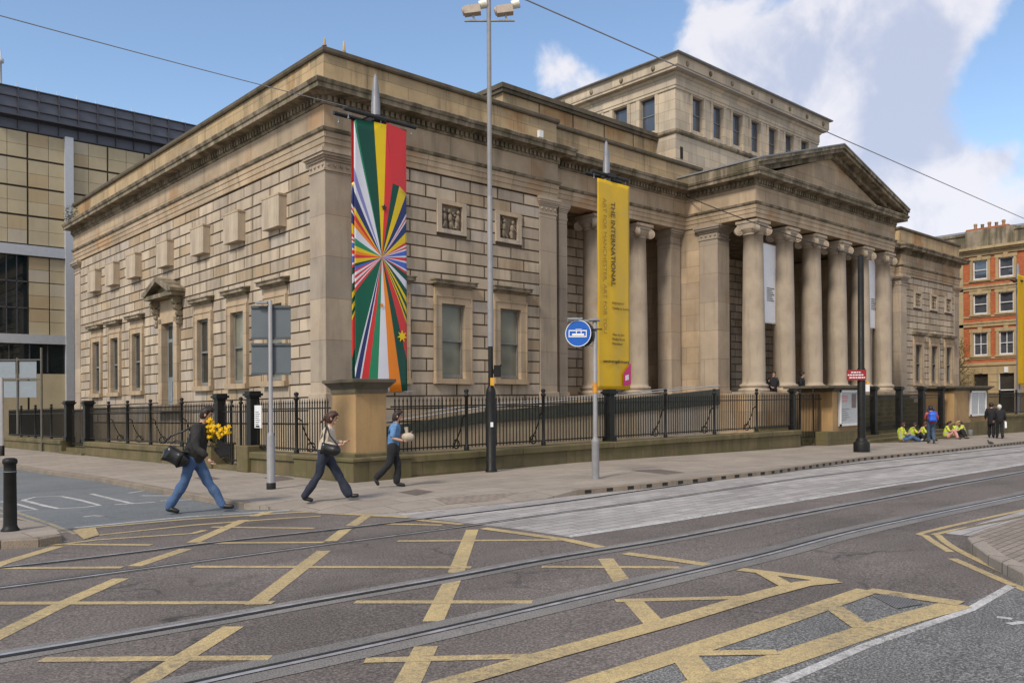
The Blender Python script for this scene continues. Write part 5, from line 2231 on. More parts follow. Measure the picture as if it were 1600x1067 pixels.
BRICK = brick_mat()
BSTONE = stone('brick_building_stone', (0.45, 0.34, 0.19), (0.36, 0.27, 0.15), stain_amt=.5, rust=.3)
t = thing('brick_building', 'orange brick building with stone bands and white sash windows at the far right', 'building', XB, 0, 0, on_ground=False)
winy = [1.57, -.29, -2.9, -4.8, -7.5, -9.4]
rowsz = [(10.95, 12.5), (8.2, 9.8), (4.9, 6.75), (1.0, 3.5)]
MB4 = Matrix(((0, 1, 0, XB), (-1, 0, 0, 0), (0, 0, 1, 0), (0, 0, 0, 1)))     # local u = -y, outward -x
m_ = MB()
m_.M = Matrix(((0, 1, 0, XB), (1, 0, 0, 0), (0, 0, 1, 0), (0, 0, 0, 1)))
back_wall(m_, -13, 9, 4.1, 13.1, [(c - .52, c + .52, z0, z1) for c in winy + [4.5, 6.5] for z0, z1 in rowsz[:3]], 0, .5)
m_.M = I4
m_.box(XB + .5, XB + 14, -13, 9, -.8, 13.1)
m_.build('brick_wall', BRICK, t, True)
m_ = MB()
m_.M = Matrix(((0, 1, 0, XB), (1, 0, 0, 0), (0, 0, 1, 0), (0, 0, 0, 1)))
back_wall(m_, -13, 9, -.9, 4.1, [(c - .55, c + .55, .4, 3.45) for c in winy + [4.5, 6.5]], -.03, .5)
for k in range(7):
    z = -.2 + k * .6
    for c in sorted(winy + [4.5, 6.5]):
        m_.box(c + .62, c + 1.2, -.07, -.03, z, z + .54)
m_.build('ground_floor_wall', BSTONE, t, True)
m_ = MB()
for (z0, z1, o) in ((4.1, 4.35, .12), (7.2, 7.45, .10), (7.45, 7.6, .16), (10.1, 10.3, .10), (10.3, 10.48, .18), (12.85, 13.15, .15), (13.15, 13.3, .35), (13.3, 13.5, .55), (4.62, 4.78, .06), (7.94, 8.08, .06), (10.72, 10.84, .06)):
    m_.box(XB - o, XB + .02, -13, 9, z0, z1)
for c in (3.05, .62, -1.6, -3.9, -6.1, -8.5):
    if c in (3.05,):
        m_.box(XB - .1, XB + .02, c - .25, c + .25, 4.35, 12.85)
m_.build('stone_band', BSTONE, t, True)
m_ = MB()
m_.box(XB - .1, XB + .5, -13, 9, 13.5, 14.55)
m_.box(XB - .2, XB + .6, -13, 9, 14.55, 14.75)
m_.box(XB - .25, XB + .6, -.9, 2.6, 13.5, 14.9)
m_.build('parapet', ST_DIRTY, t, True)
m_ = MB()
m_.slab([(XB + .6, -13, 14.3), (XB + 7, -13, 16.2), (XB + 13.5, -13, 14.3)], (0, 22, 0))
m_.build('roof', LEAD, t, True)
m_ = MB()
yc, zc = onX(1550, 357, XB + 2)
m_.box(XB + 1.2, XB + 2.4, yc - 1.4, yc + 1.5, 14.3, zc - .2)
m_.box(XB + 1.1, XB + 2.5, yc - 1.5, yc + 1.6, zc - .2, zc)
ch = m_.build('chimney', BRICK, t, True)
for i in range(5):
    m_ = MB()
    m_.lathe(XB + 1.8, yc + 1.1 - i * .52, [(.14, zc), (.11, zc + .3), (.14, zc + .33), (.13, zc + .5 - (i % 2) * .1)], 10)
    m_.build('chimney_pot', ST_DIRTY if i % 2 else BSTONE, ch, True)
WF = plain('white_window_frame', (.66, .66, .66), .5)
b0 = None
for ri, (z0, z1) in enumerate(rowsz[:3]):
    for c in winy:
        m_ = MB()
        s_ = .06
        m_.box(XB + .06, XB + .16, c - .52, c - .46 + .02, z0, z1)
        m_.box(XB + .06, XB + .16, c + .44, c + .52, z0, z1)
        m_.box(XB + .04, XB + .16, c - .52, c + .52, z0, z0 + .12)
        m_.box(XB + .06, XB + .16, c - .52, c + .52, z1 - .07, z1)
        m_.box(XB + .08, XB + .16, c - .46, c + .46, (z0 + z1) / 2 - .03, (z0 + z1) / 2 + .03)
        if ri == 2:
            m_.box(XB + .1, XB + .16, c - .025, c + .025, z0, z1)
        w_ = m_.build('window', WF, t, True)
        m_ = MB()
        m_.box(XB + .18, XB + .2, c - .5, c + .5, z0, z1)
        m_.build('pane', GL_TOWER, w_, True)
        m_ = MB()
        m_.box(XB - .07, XB + .06, c - .74, c - .53, z0, z1 + .2)
        m_.box(XB - .07, XB + .06, c + .53, c + .74, z0, z1 + .2)
        m_.box(XB - .09, XB + .06, c - .8, c + .8, z1, z1 + .26)
        m_.box(XB - .16, XB + .04, c - .16, c + .16, z1 - .02, z1 + .42)
        m_.box(XB - .15, XB + .06, c - .8, c + .8, z0 - .13, z0 - .005)
        m_.build('surround', BSTONE, w_, True)
for c in winy:
    m_ = MB()
    m_.box(XB + .2, XB + .24, c - .55, c + .55, .4, 3.45)
    w_ = m_.build('ground_floor_window', GL_DARK, t, True)
    m_ = MB()
    for a, b in ((c - .6, c - .52), (c + .52, c + .6)):
        m_.box(XB + .02, XB + .2, a, b, .4, 3.45)
    m_.box(XB + .05, XB + .2, c - .52, c + .52, 2.1, 2.18)
    m_.box(XB - .12, XB + .02, c - .14, c + .14, 3.5, 3.95)
    m_.build('frame', WF if c == -.29 else BSTONE, w_, True)


# ================================================================== PLANTS
def leaf_mat(name, c1, c2, c3):
    m, t_, b = base_mat(name, .7, 0, .3)
    g = N(t_, 'ShaderNodeNewGeometry')
    col = mixrgb(t_, g.outputs['Random Per Island'], c1, c2)
    r2 = fmath(t_, 'FRACT', fmath(t_, 'MULTIPLY', g.outputs['Random Per Island'], 13.7))
    col = mixrgb(t_, ramp(t_, r2, .6, .75), col, c3)
    t_.links.new(col, b.inputs['Base Color'])
    return m


LEAF = leaf_mat('autumn_green_leaf', (.07, .09, .02), (.13, .13, .03), (.24, .11, .03))
LEAF2 = leaf_mat('moss_green_leaf', (.06, .075, .025), (.10, .11, .04), (.14, .11, .05))
BARK = plain('bark', (.09, .07, .05), .9)


def leaves(mb, c, r3, n, size):
    for _ in range(n):
        while True:
            p = Vector((random.uniform(-1, 1), random.uniform(-1, 1), random.uniform(-1, 1)))
            if p.length < 1 and p.length > random.random() * .8:
                break
        q = Vector((c[0] + p.x * r3[0], c[1] + p.y * r3[1], c[2] + p.z * r3[2]))
        a = Vector((random.gauss(0, 1), random.gauss(0, 1), random.gauss(0, 1))).normalized()
        b = a.orthogonal().normalized() * size * random.uniform(.3, .5)
        a = a * size * random.uniform(.7, 1.2)
        mb.add([q - a * .5, q + b * .5, q + a * .5, q - b * .5], [(0, 1, 2, 3)])


tx, ty = 56.5, 1.9
t = thing('small_tree', 'thin green and rust leaved young tree between gallery end and brick building', 'tree', tx, ty)
m_ = MB()
m_.tube((0, 0, 0), (.1, .05, 2.2), .09, 8, .06)
m_.tube((.1, .05, 2.2), (-.1, 0, 5.2), .06, 6, .02)
for i in range(9):
    a = i * 2.4
    z = 1.6 + i * .38
    m_.tube((.05, 0, z), (.05 + 1.0 * math.cos(a), 1.0 * math.sin(a), z + .8), .03, 5, .008)
m_.build('trunk', BARK, t)
m_ = MB()
for i in range(14):
    a = i * 2.4
    z = 1.9 + i * .33
    rr = .9 if i < 9 else .5
    leaves(m_, (rr * .8 * math.cos(a), rr * .8 * math.sin(a), z), (.6, .6, .45), 75, .17)
leaves(m_, (0, 0, 6.4), (.25, .25, .9), 90, .15)
m_.build('crown', LEAF, t)
t = thing('wall_weed', 'small weed tuft growing on the far left end of the gallery cornice', 'plant', -.25, LY - .5, 11.38, on_ground=False)
m_ = MB()
leaves(m_, (0, 0, .45), (.35, .5, .5), 130, .14)
leaves(m_, (0, .5, .15), (.3, .5, .3), 80, .12)
for i in range(7):
    m_.tube((0, 0, 0), (random.uniform(-.3, .3), random.uniform(-.4, .4), random.uniform(.4, .9)), .008, 4)
m_.build('foliage', LEAF2, t)

# ================================================================== PEOPLE
SKIN = plain('skin', (.50, .29, .20), .55, 0, .08)


def skin_geo(nodes, edges, root=0, sub=1, sx=1.0, sy=1.0):
    me = bpy.data.meshes.new('tmp')
    me.from_pydata([n[:3] for n in nodes], edges, [])
    ob = bpy.data.objects.new('tmp', me)
    C.objects.link(ob)
    bm = bmesh.new()
    bm.from_mesh(me)
    ly = bm.verts.layers.skin.verify()
    bm.verts.ensure_lookup_table()
    for i, v in enumerate(bm.verts):
        v[ly].radius = (nodes[i][3], nodes[i][3])
        v[ly].use_root = (i == root)
    bm.to_mesh(me)
    bm.free()
    md = ob.modifiers.new('s', 'SKIN')
    md.use_smooth_shade = True
    ss = ob.modifiers.new('u', 'SUBSURF')
    ss.levels = sub
    ss.render_levels = sub
    dg = bpy.context.evaluated_depsgraph_get()
    m2 = bpy.data.meshes.new_from_object(ob.evaluated_get(dg))
    vs = [tuple(v.co) for v in m2.vertices]
    fs = [tuple(p.vertices) for p in m2.polygons]
    bpy.data.objects.remove(ob)
    bpy.data.meshes.remove(me)
    bpy.data.meshes.remove(m2)
    return vs, fs


def rumple(ob, amp, fx=8.0, fz=4.5, seed=0.0):
    bm = bmesh.new()
    bm.from_mesh(ob.data)
    bm.normal_update()
    mv = []
    for v in bm.verts:
        q = Vector((v.co.x * fx + seed, v.co.y * fx, v.co.z * fz))
        k = mnoise.noise(q) + .5 * mnoise.noise(q * 2.3)
        mv.append(v.co + v.normal * (amp * k))
    for v, c_ in zip(bm.verts, mv):
        v.co = c_
    bm.to_mesh(ob.data)
    bm.free()
    return ob


class Fig:
    """a posed figure; joints in metres, x forward, y to the figure's left, z up"""

    def __init__(s, J, lab, x, y, rot, scale=1.0, zoff=0.0, group=None, on_ground=True):
        s.J = {k: Vector(v) for k, v in J.items()}
        s.t = thing('person', lab, 'person', x, y, zoff, rot, group, on_ground)
        s.t.scale = (scale,) * 3

    def body(s, mat_=None, female=False):
        J = s.J
        n = []
        e = []

        def a(p, r, par=None):
            n.append((p[0], p[1], p[2], r))
            if par is not None:
                e.append((par, len(n) - 1))
            return len(n) - 1
        pel = a(J['pel'], .115)
        wst = a(J['pel'].lerp(J['che'], .5), .105, pel)
        che = a(J['che'], .125, wst)
        nb = a(J['che'].lerp(J['nec'], .75), .07, che)
        ne = a(J['nec'], .052, nb)
        hd = J['hed']
        u = (hd - J['nec']).normalized()
        h1 = a(J['nec'] + u * .085, .062, ne)
        h2 = a(hd + u * .02, .086, h1)
        a(hd + u * .085, .074, h2)
        for sd_ in ('L', 'R'):
            sh = a(J['sh' + sd_], .058, che)
            el = a(J['el' + sd_], .042, sh)
            wr = a(J['wr' + sd_], .027, el)
            hp = a(J['hi' + sd_], .088, pel)
            kn = a(J['kn' + sd_], .058, hp)
            an = a(J['an' + sd_], .04, kn)
            a(J['to' + sd_], .03, an)
        v, f = skin_geo(n, e, 0, 1)
        mb = MB()
        mb.add(v, f, True)
        # face: nose, brow, chin, ears, eyes belong to the same mesh
        F = Vector(s.J.get('face', (1, 0, 0))).normalized()
        S = u.cross(F).normalized()

        def hp_(f_, l_, z_):
            return hd + F * f_ + S * l_ + u * z_
        mb.tube(hp_(.075, 0, .03), hp_(.108, 0, -.012), .010, 6, .017)
        mb.ball(hp_(.062, 0, -.065), .034, 8, 6)
        mb.ball(hp_(.08, 0, -.035), .017, 8, 5)
        for l_ in (-.085, .085):
            mb.ball(hp_(-.005, l_, 0), .024, 8, 6, (1, .5, 1.3))
        mb.cur = 1
        for l_ in (-.03, .03):
            mb.ball(hp_(.082, l_, .028), .009, 6, 4)
        mb.cur = 0
        # hands: palm and five separate bent fingers
        for sd_ in ('L', 'R'):
            wr = J['wr' + sd_]
            d = (wr - J['el' + sd_]).normalized()
            hd_ = Vector(J.get('hand' + sd_, d)).normalized()
            sdv = Vector((0, 1 if sd_ == 'L' else -1, 0))
            curl = (hd_.cross(sdv)).normalized() * (1 if sd_ == 'L' else -1)
            side = hd_.cross(curl).normalized()
            pn = [(*(wr), .026), (*(wr + hd_ * .045), .030), (*(wr + hd_ * .085), .030)]
            v, f = skin_geo(pn, [(0, 1), (1, 2)], 0, 1)
            mb.add(v, f, True)
            for i, (o, ln) in enumerate(((-.027, .062), (-.009, .074), (.009, .07), (.026, .056))):
                b0_ = wr + hd_ * .088 + side * o
                b1 = b0_ + hd_ * ln * .5 + curl * ln * .2
                b2 = b1 + hd_ * ln * .3 + curl * ln * .45
                mb.tube(b0_, b1, .0095, 6, .0085)
                mb.tube(b1, b2, .0085, 6, .007)
            th_ = wr + hd_ * .035 - side * .028
            t1 = th_ - side * .025 + hd_ * .03 + curl * .01
            mb.tube(th_, t1, .012, 6, .010)
            mb.tube(t1, t1 + hd_ * .03 + curl * .012, .010, 6, .008)
        mb.build('body', [mat_ or SKIN, IRON2], s.t)

    def top(s, m, bulk=1.0, hem=.0, sleeve=True, name='jacket', cuff=.92):
        J = s.J
        n = []
        e = []

        def a(p, r, par=None):
            n.append((p[0], p[1], p[2], r * bulk))
            if par is not None:
                e.append((par, len(n) - 1))
            return len(n) - 1
        up_ = (J['che'] - J['pel']).normalized()
        p0 = a(J['pel'] - up_ * (hem + .05), .172)
        w_ = a(J['pel'].lerp(J['che'], .45), .168, p0)
        c = a(J['che'], .178, w_)
        nn = a(J['che'].lerp(J['nec'], .72), .105, c)
        a(J['nec'] + (J['nec'] - J['che']).normalized() * .01, .066, nn)
        for sd_ in ('L', 'R'):
            sh = a(J['sh' + sd_], .082, c)
            el = a(J['el' + sd_], .064 if sleeve else .06, sh)
            if sleeve:
                a(J['el' + sd_].lerp(J['wr' + sd_], cuff), .047, el)
        if not any(q.type == 'BUMP' for q in m.node_tree.nodes):
            clothy(m)
        v, f = skin_geo(n, e, 0, 2)
        mb = MB()
        mb.add(v, f, True)
        return rumple(mb.build(name, m, s.t), .022, 7, 5, s.t.location.x)

    def legs(s, m, flare=1.0, name='trousers', bulk=1.0):
        J = s.J
        n = []
        e = []

        def a(p, r, par=None):
            n.append((p[0], p[1], p[2], r * bulk))
            if par is not None:
                e.append((par, len(n) - 1))
            return len(n) - 1
        up_ = (J['che'] - J['pel']).normalized()
        w_ = a(J['pel'] + up_ * .15, .14)
        p = a(J['pel'] - up_ * .0, .155, w_)
        for sd_ in ('L', 'R'):
            h = a(J['hi' + sd_] + (J['kn' + sd_] - J['hi' + sd_]) * .12, .118, p)
            k = a(J['kn' + sd_], .082, h)
            c = a(J['kn' + sd_].lerp(J['an' + sd_], .5), .076 * (1 + (flare - 1) * .5), k)
            a(J['kn' + sd_].lerp(J['an' + sd_], 1.1), .06 * flare, c)
        v, f = skin_geo(n, e, 0, 2)
        mb = MB()
        mb.add(v, f, True)
        return rumple(mb.build(name, m, s.t), .022, 7, 5, s.t.location.x)

    def shoes(s, m):
        J = s.J
        for sd_ in ('L', 'R'):
            an, to = J['an' + sd_], J['to' + sd_]
            d = (to - an)
            heel = an - Vector((d.x, d.y, 0)).normalized() * .045 + Vector((0, 0, -.035))
            if d.z > -.02:
                heel = an - d.normalized() * .02
            n = [(*(an + Vector((0, 0, .02))), .05), (*an, .052), (*(an.lerp(to, .55)), .048), (*to, .042), (*(to + d.normalized() * .04), .03), (*heel, .045)]
            v, f = skin_geo(n, [(0, 1), (1, 2), (2, 3), (3, 4), (1, 5)], 1, 1)
            mb = MB()
            mb.add(v, f, True)
            mb.build('shoe', m, s.t)

    def hair(s, m, length=0.0, ponytail=False, cap=False):
        J = s.J
        hd = J['hed']
        u = (hd - J['nec']).normalized()
        F = Vector(J.get('face', (1, 0, 0))).normalized()
        S = u.cross(F).normalized()
        mb = MB()
        R_ = Matrix((F, S, u)).transposed().to_4x4()
        vs = []
        fs = []
        seg, rings = 16, 9
        for k in range(rings + 1):
            ph = PI * .78 * k / rings
            for i in range(seg):
                a = 2 * PI * i / seg
                fx, sy_, uz = math.sin(ph) * math.cos(a), math.sin(ph) * math.sin(a), math.cos(ph)
                if fx > .25 and uz < .42:
                    uz2 = .42 + (uz - .42) * .05
                    q = max(0.05, (1 - uz2 * uz2)) ** .5
                    h_ = max(1e-6, math.hypot(fx, sy_))
                    fx, sy_, uz = fx / h_ * q, sy_ / h_ * q, uz2
                jit = 1 + .05 * math.sin(a * 5 + k * 2)
                if uz < 0:
                    uz = uz * (1 + length)
                p = Vector((fx * .112 * jit - .012, sy_ * .104 * jit, uz * .118 * jit + .035))
                vs.append(hd + (R_ @ p))
        for k in range(rings):
            for i in range(seg):
                j = (i + 1) % seg
                fs.append((k * seg + i, (k + 1) * seg + i, (k + 1) * seg + j, k * seg + j))
        mb.add(vs, fs, True)
        if ponytail:
            mb.ball(hd - F * .12 + u * .03, .045, 8, 6)
            mb.tube(hd - F * .12 + u * .02, hd - F * .19 - u * .1, .035, 8, .015)
        rumple(mb.build('cap' if cap else 'hair', m, s.t), .0 if cap else .016, 26, 16)


def walk(step=.38, hz=.90, lean=.06, back=None):
    return dict(pel=(0, 0, hz + .03), che=(lean, 0, hz + .40), nec=(lean + .03, 0, hz + .60), hed=(lean + .07, 0, hz + .74),
                hiL=(0, .085, hz - .02), hiR=(0, -.085, hz - .02))


JEANS = plain('blue_jeans', (.06, .115, .23), .85, 0, .3, 5)
JEANSD = plain('dark_jeans', (.018, .024, .042), .85, 0, .25, 5)
BLACKC = plain('black_cloth', (.012, .012, .014), .85, 0, .3)
SHOE = plain('black_leather', (.012, .011, .011), .4)
HAIRB = plain('dark_brown_hair', (.022, .012, .008), .6)
HAIRR = plain('reddish_brown_hair', (.05, .018, .010), .6)

for m_c in (JEANS, JEANSD, BLACKC):
    clothy(m_c)
# --- man with daffodils
m1x, m1y = -6.95, -7.35
J = dict(pel=(-.02, 0, .93), che=(.09, 0, 1.33), nec=(.15, 0, 1.52), hed=(.21, 0, 1.655), shL=(.08, .19, 1.44), shR=(.10, -.19, 1.44),
         hiL=(-.02, .09, .90), hiR=(-.02, -.09, .90),
         elL=(.24, .24, 1.20), wrL=(.45, .12, 1.32), elR=(.12, -.27, 1.13), wrR=(.32, -.24, .93), handR=(.6, 0, -.8), handL=(.5, -.3, .8),
         knL=(.22, .09, .48), anL=(.44, .09, .10), toL=(.60, .09, .10), knR=(-.15, -.09, .50), anR=(-.42, -.09, .10), toR=(-.26, -.09, .045), face=(1, .05, -.12))
f = Fig(J, 'man in dark jacket and blue jeans striding across the side street with daffodils', m1x, m1y, aR, 1.05, ROADH)
f.body()
f.top(plain('charcoal_jacket', (.022, .021, .02), .8, 0, .3), 1.16, .10)
f.legs(JEANS, 1.15)
f.shoes(SHOE)
f.hair(HAIRB, .15)
m_ = MB()
# holdall on his back hip
rotm = Matrix.Rotation(aR, 4, 'Z')


def held(name, lab, cat, base, rot=aR):
    return thing(name, lab, cat, base[0], base[1], base[2] if len(base) > 2 else ROADH, rot)


LEATH = plain('black_bag_leather', (.012, .012, .013), .32, 0, .3)
b_ = held('holdall', 'black holdall slung behind the striding man', 'bag', (m1x, m1y, ROADH))
m_ = MB()
v, fa = skin_geo([(.02, -.28, .92, .11), (-.10, -.30, .96, .125), (-.22, -.31, 1.02, .14), (-.34, -.31, 1.09, .10), (-.42, -.31, 1.13, .05)], [(0, 1), (1, 2), (2, 3), (3, 4)], 2, 2)
m_.add(v, fa, True)
m_.build('bag', LEATH, b_)
m_ = MB()
m_.path([(-.42, -.31, 1.25), (-.28, -.31, 1.38), (-.05, -.29, 1.47), (.10, -.2, 1.57), (.16, -.02, 1.60)], .016, 6)
m_.path([(-.08, -.3, 1.12), (-.08, -.3, 1.27), (-.2, -.3, 1.30), (-.3, -.3, 1.24)], .012, 6)
m_.build('strap', LEATH, b_)
t = held('daffodil_bouquet', 'bunch of yellow daffodils held up by the striding man', 'flowers', (m1x - .05, m1y + .047, ROADH + .06))
DAFF = plain('daffodil_yellow', (.80, .50, .0), .6, 0, .15)
m_ = MB()
for i in range(34):
    u = i / 34
    cx_, cz_ = (.30 + .08 * random.random(), 1.28 + .32 * random.random()) if i % 2 else (.36 + .32 * random.random(), 1.40 + .12 * random.random() - .12 * random.random())
    cy_ = .02 + random.uniform(-.10, .10)
    for k in range(6):
        a = k * PI / 3 + random.random()
        d1 = Vector((math.cos(a) * .05, random.uniform(-.02, .02), math.sin(a) * .05))
        d2 = Vector((math.cos(a + .5) * .03, -.01, math.sin(a + .5) * .03))
        d3 = Vector((math.cos(a - .5) * .03, -.01, math.sin(a - .5) * .03))
        c_ = Vector((cx_, cy_, cz_))
        m_.add([c_, c_ + d2, c_ + d1, c_ + d3], [(0, 1, 2, 3)])
    m_.tube((cx_, cy_ - .02, cz_), (cx_ + .01, cy_ - .06, cz_), .016, 7, .024)
m_.build('flowers', DAFF, t)
m_ = MB()
for i in range(10):
    m_.tube((.45 + random.uniform(-.03, .03), .04 + random.uniform(-.03, .03), 1.34), (.44 + random.uniform(-.12, .06), .02, 1.10), .006, 5)
m_.build('stems', LEAF2, t)
m_ = MB()
m_.add([(.50, .0, 1.24), (.70, .02, 1.12), (.68, .04, .98), (.50, .04, .92), (.40, .03, 1.05), (.46, .14, 1.2), (.66, .14, 1.08), (.64, .14, .96), (.48, .14, .90), (.40, .13, 1.05)],
       [(0, 1, 2, 3, 4), (9, 8, 7, 6, 5), (0, 5, 6, 1), (1, 6, 7, 2), (2, 7, 8, 3), (3, 8, 9, 4), (4, 9, 5, 0)])
m_.build('black_wrap', BLACKC, t)

# --- woman in the cream jacket
w1x, w1y = at(509, 783)
J = dict(pel=(-.02, 0, .88), che=(.05, 0, 1.24), nec=(.08, 0, 1.41), hed=(.12, 0, 1.54), shL=(.05, .16, 1.33), shR=(.05, -.16, 1.33),
         hiL=(-.02, .08, .86), hiR=(-.02, -.08, .86),
         elL=(.10, .20, 1.09), wrL=(.30, .08, 1.10), elR=(.02, -.22, 1.07), wrR=(.24, -.16, 1.05), handR=(.9, .3, .1), handL=(.9, -.3, .1),
         knL=(.22, .08, .47), anL=(.42, .08, .10), toL=(.56, .08, .10), knR=(-.14, -.08, .47), anR=(-.40, -.08, .09), toR=(-.26, -.08, .035), face=(1, 0, -.15))
f = Fig(J, 'woman in cream jacket and dark flared jeans striding past the pedestal', w1x, w1y, aR, .98)
f.body()
f.top(plain('cream_jacket', (.52, .44, .34), .75, 0, .15), .90, .02)
f.legs(JEANSD, 1.45, bulk=.95)
f.shoes(SHOE)
f.hair(HAIRR, .35, True)
b_ = held('shoulder_bag', 'black shoulder bag under the arm of the woman in cream', 'bag', (w1x, w1y, 0))
m_ = MB()
v, fa = skin_geo([(.0, -.25, .99, .06), (.10, -.26, .97, .105), (.22, -.26, .94, .115), (.33, -.25, .93, .06)], [(0, 1), (1, 2), (2, 3)], 1, 2)
m_.add(v, fa, True)
m_.build('bag', LEATH, b_)
m_ = MB()
m_.path([(.02, -.27, 1.05), (.03, -.26, 1.22), (.06, -.2, 1.41), (.12, -.25, 1.22), (.30, -.27, 1.0)], .014, 6)
m_.build('strap', LEATH, b_)

# --- woman in the blue top
w2x, w2y = at(615, 761)
J = dict(pel=(-.02, 0, .89), che=(.02, 0, 1.25), nec=(.05, 0, 1.42), hed=(.09, 0, 1.55), shL=(.03, .16, 1.34), shR=(.03, -.16, 1.34),
         hiL=(-.02, .08, .87), hiR=(-.02, -.08, .87),
         elL=(.05, .21, 1.10), wrL=(.26, .10, 1.16), elR=(.00, -.22, 1.08), wrR=(.24, -.18, 1.02), handR=(.95, .2, .05), handL=(.9, -.3, .1),
         knL=(.08, .08, .47), anL=(.05, .08, .09), toL=(.20, .08, .04), knR=(-.10, -.08, .48), anR=(-.40, -.08, .20), toR=(-.34, -.08, .08), face=(1, 0, .02))
f = Fig(J, 'woman in short-sleeved blue top and black trousers walking beside the railing', w2x, w2y, aR, .97)
f.body()
f.top(plain('blue_top', (.10, .22, .42), .8, 0, .3, 14), .88, .04, False, 'top')
f.legs(BLACKC, 1.2, bulk=.95)
f.shoes(SHOE)
f.hair(HAIRB, .5)
b_ = held('paper_parcel', 'pale round parcel carried by the woman in blue', 'parcel', (w2x, w2y, 0))
m_ = MB()
m_.ball((.32, -.14, 1.07), .10, 12, 8, (1.4, .9, .95))
m_.tube((.30, -.14, 1.14), (.28, -.14, 1.28), .03, 8, .045)
m_.build('wrapping', plain('kraft_paper', (.42, .36, .28), .7, 0, .2, 9), b_)

# --- blue backpack walker, seen from behind
bx, by = at(1455, 693)
away = HEAD - .25
J = dict(pel=(0, 0, .90), che=(.04, 0, 1.27), nec=(.07, 0, 1.44), hed=(.10, 0, 1.56), shL=(.03, .18, 1.36), shR=(.03, -.18, 1.36),
         hiL=(0, .08, .88), hiR=(0, -.08, .88), elL=(.05, .24, 1.12), wrL=(.22, .18, 1.0), elR=(.0, -.26, 1.12), wrR=(.18, -.24, .98),
         knL=(.10, .08, .48), anL=(.16, .08, .09), toL=(.30, .08, .04), knR=(-.02, -.07, .48), anR=(-.26, -.06, .16), toR=(-.16, -.06, .05))
f = Fig(J, 'walker in red checked shirt and jeans, seen from behind before the seated group', bx, by, away, .95)
f.body()
f.top(plain('red_checked_shirt', (.30, .05, .05), .8, 0, .6, 12), .98, .05)
f.legs(plain('faded_jeans', (.05, .08, .13), .85), 1.2)
f.shoes(plain('brown_boot', (.10, .07, .05), .6))
f.hair(HAIRB, .2)
b_ = held('backpack', 'bright blue backpack worn by the walker in red check', 'backpack', (bx, by, 0), away)
m_ = MB()
v, fa = skin_geo([(-.20, 0, .98, .13), (-.22, 0, 1.12, .155), (-.20, 0, 1.27, .145), (-.17, 0, 1.38, .09)], [(0, 1), (1, 2), (2, 3)], 1, 2)
m_.add(v, fa, True)
m_.build('pack', plain('bright_blue_nylon', (.02, .12, .62), .5, 0, .1), b_)
m_ = MB()
for s2 in (-.12, .12):
    m_.path([(-.12, s2, 1.42), (.05, s2, 1.46), (.14, s2, 1.3), (.08, s2, 1.05), (-.10, s2, .98)], .02, 6)
m_.build('straps', plain('blue_strap', (.02, .06, .3), .5), b_)

# --- two people in black
for px_2, sc_, lab, k in ((1549, 1.0, 'bare-headed person in long black coat on the far right pavement', 0), (1562, .94, 'person in black with pale cap carrying a white bag, far right pavement', 1)):
    x, y = at(px_2, 684 + k)
    J = dict(pel=(0, 0, .92), che=(.03, 0, 1.30), nec=(.05, 0, 1.48), hed=(.07, 0, 1.61), shL=(.02, .18, 1.40), shR=(.02, -.18, 1.40),
             hiL=(0, .08, .90), hiR=(0, -.08, .90), elL=(.02, .25, 1.13), wrL=(.12, .24, .92), elR=(.0, -.25, 1.13), wrR=(.10, -.25, .90),
             knL=(.10, .09, .50), anL=(.14, .09, .09), toL=(.27, .09, .04), knR=(-.02, -.09, .49), anR=(-.16, -.09, .10), toR=(-.03, -.09, .04))
    f = Fig(J, lab, x, y, HEAD - .5 + k * .2, sc_)
    f.body()
    f.top(BLACKC, 1.15, .28 if k == 0 else .12)
    f.legs(BLACKC, 1.2)
    f.shoes(SHOE)
    f.hair(HAIRB if k == 0 else plain('pale_cap', (.6, .6, .58), .7), .1, cap=(k == 1))
    if k:
        b_ = held('carrier_bag', 'small white carrier bag held by the person with the pale cap', 'bag', (x, y, 0), HEAD - .3)
        m_ = MB()
        m_.slab([(-.02, -.30, .52), (.22, -.30, .50), (.20, -.30, .80), (.02, -.30, .82)], (0, .08, 0))
        m_.path([(.05, -.26, .8), (.10, -.26, .88), (.16, -.26, .8)], .008, 5)
        m_.build('bag', WHITE, b_)

# --- seated group in yellow vests
VEST = plain('hi_vis_yellow', (.50, .60, .03), .6, 0, .15)
_t = VEST.node_tree
_b = _t.nodes['Principled BSDF']
_src = _b.inputs['Base Color'].links[0].from_socket
_tc = N(_t, 'ShaderNodeTexCoord')
_sp = N(_t, 'ShaderNodeSeparateXYZ')
_t.links.new(_tc.outputs['Object'], _sp.inputs[0])
_d1 = fmath(_t, 'LESS_THAN', fmath(_t, 'ABSOLUTE', fmath(_t, 'SUBTRACT', _sp.outputs[2], .33)), .028)
_d2 = fmath(_t, 'LESS_THAN', fmath(_t, 'ABSOLUTE', fmath(_t, 'SUBTRACT', fmath(_t, 'ABSOLUTE', _sp.outputs[1]), .11)), .022)
_t.links.new(mixrgb(_t, fmath(_t, 'MAXIMUM', _d1, _d2), _src, (.42, .43, .43)), _b.inputs['Base Color'])


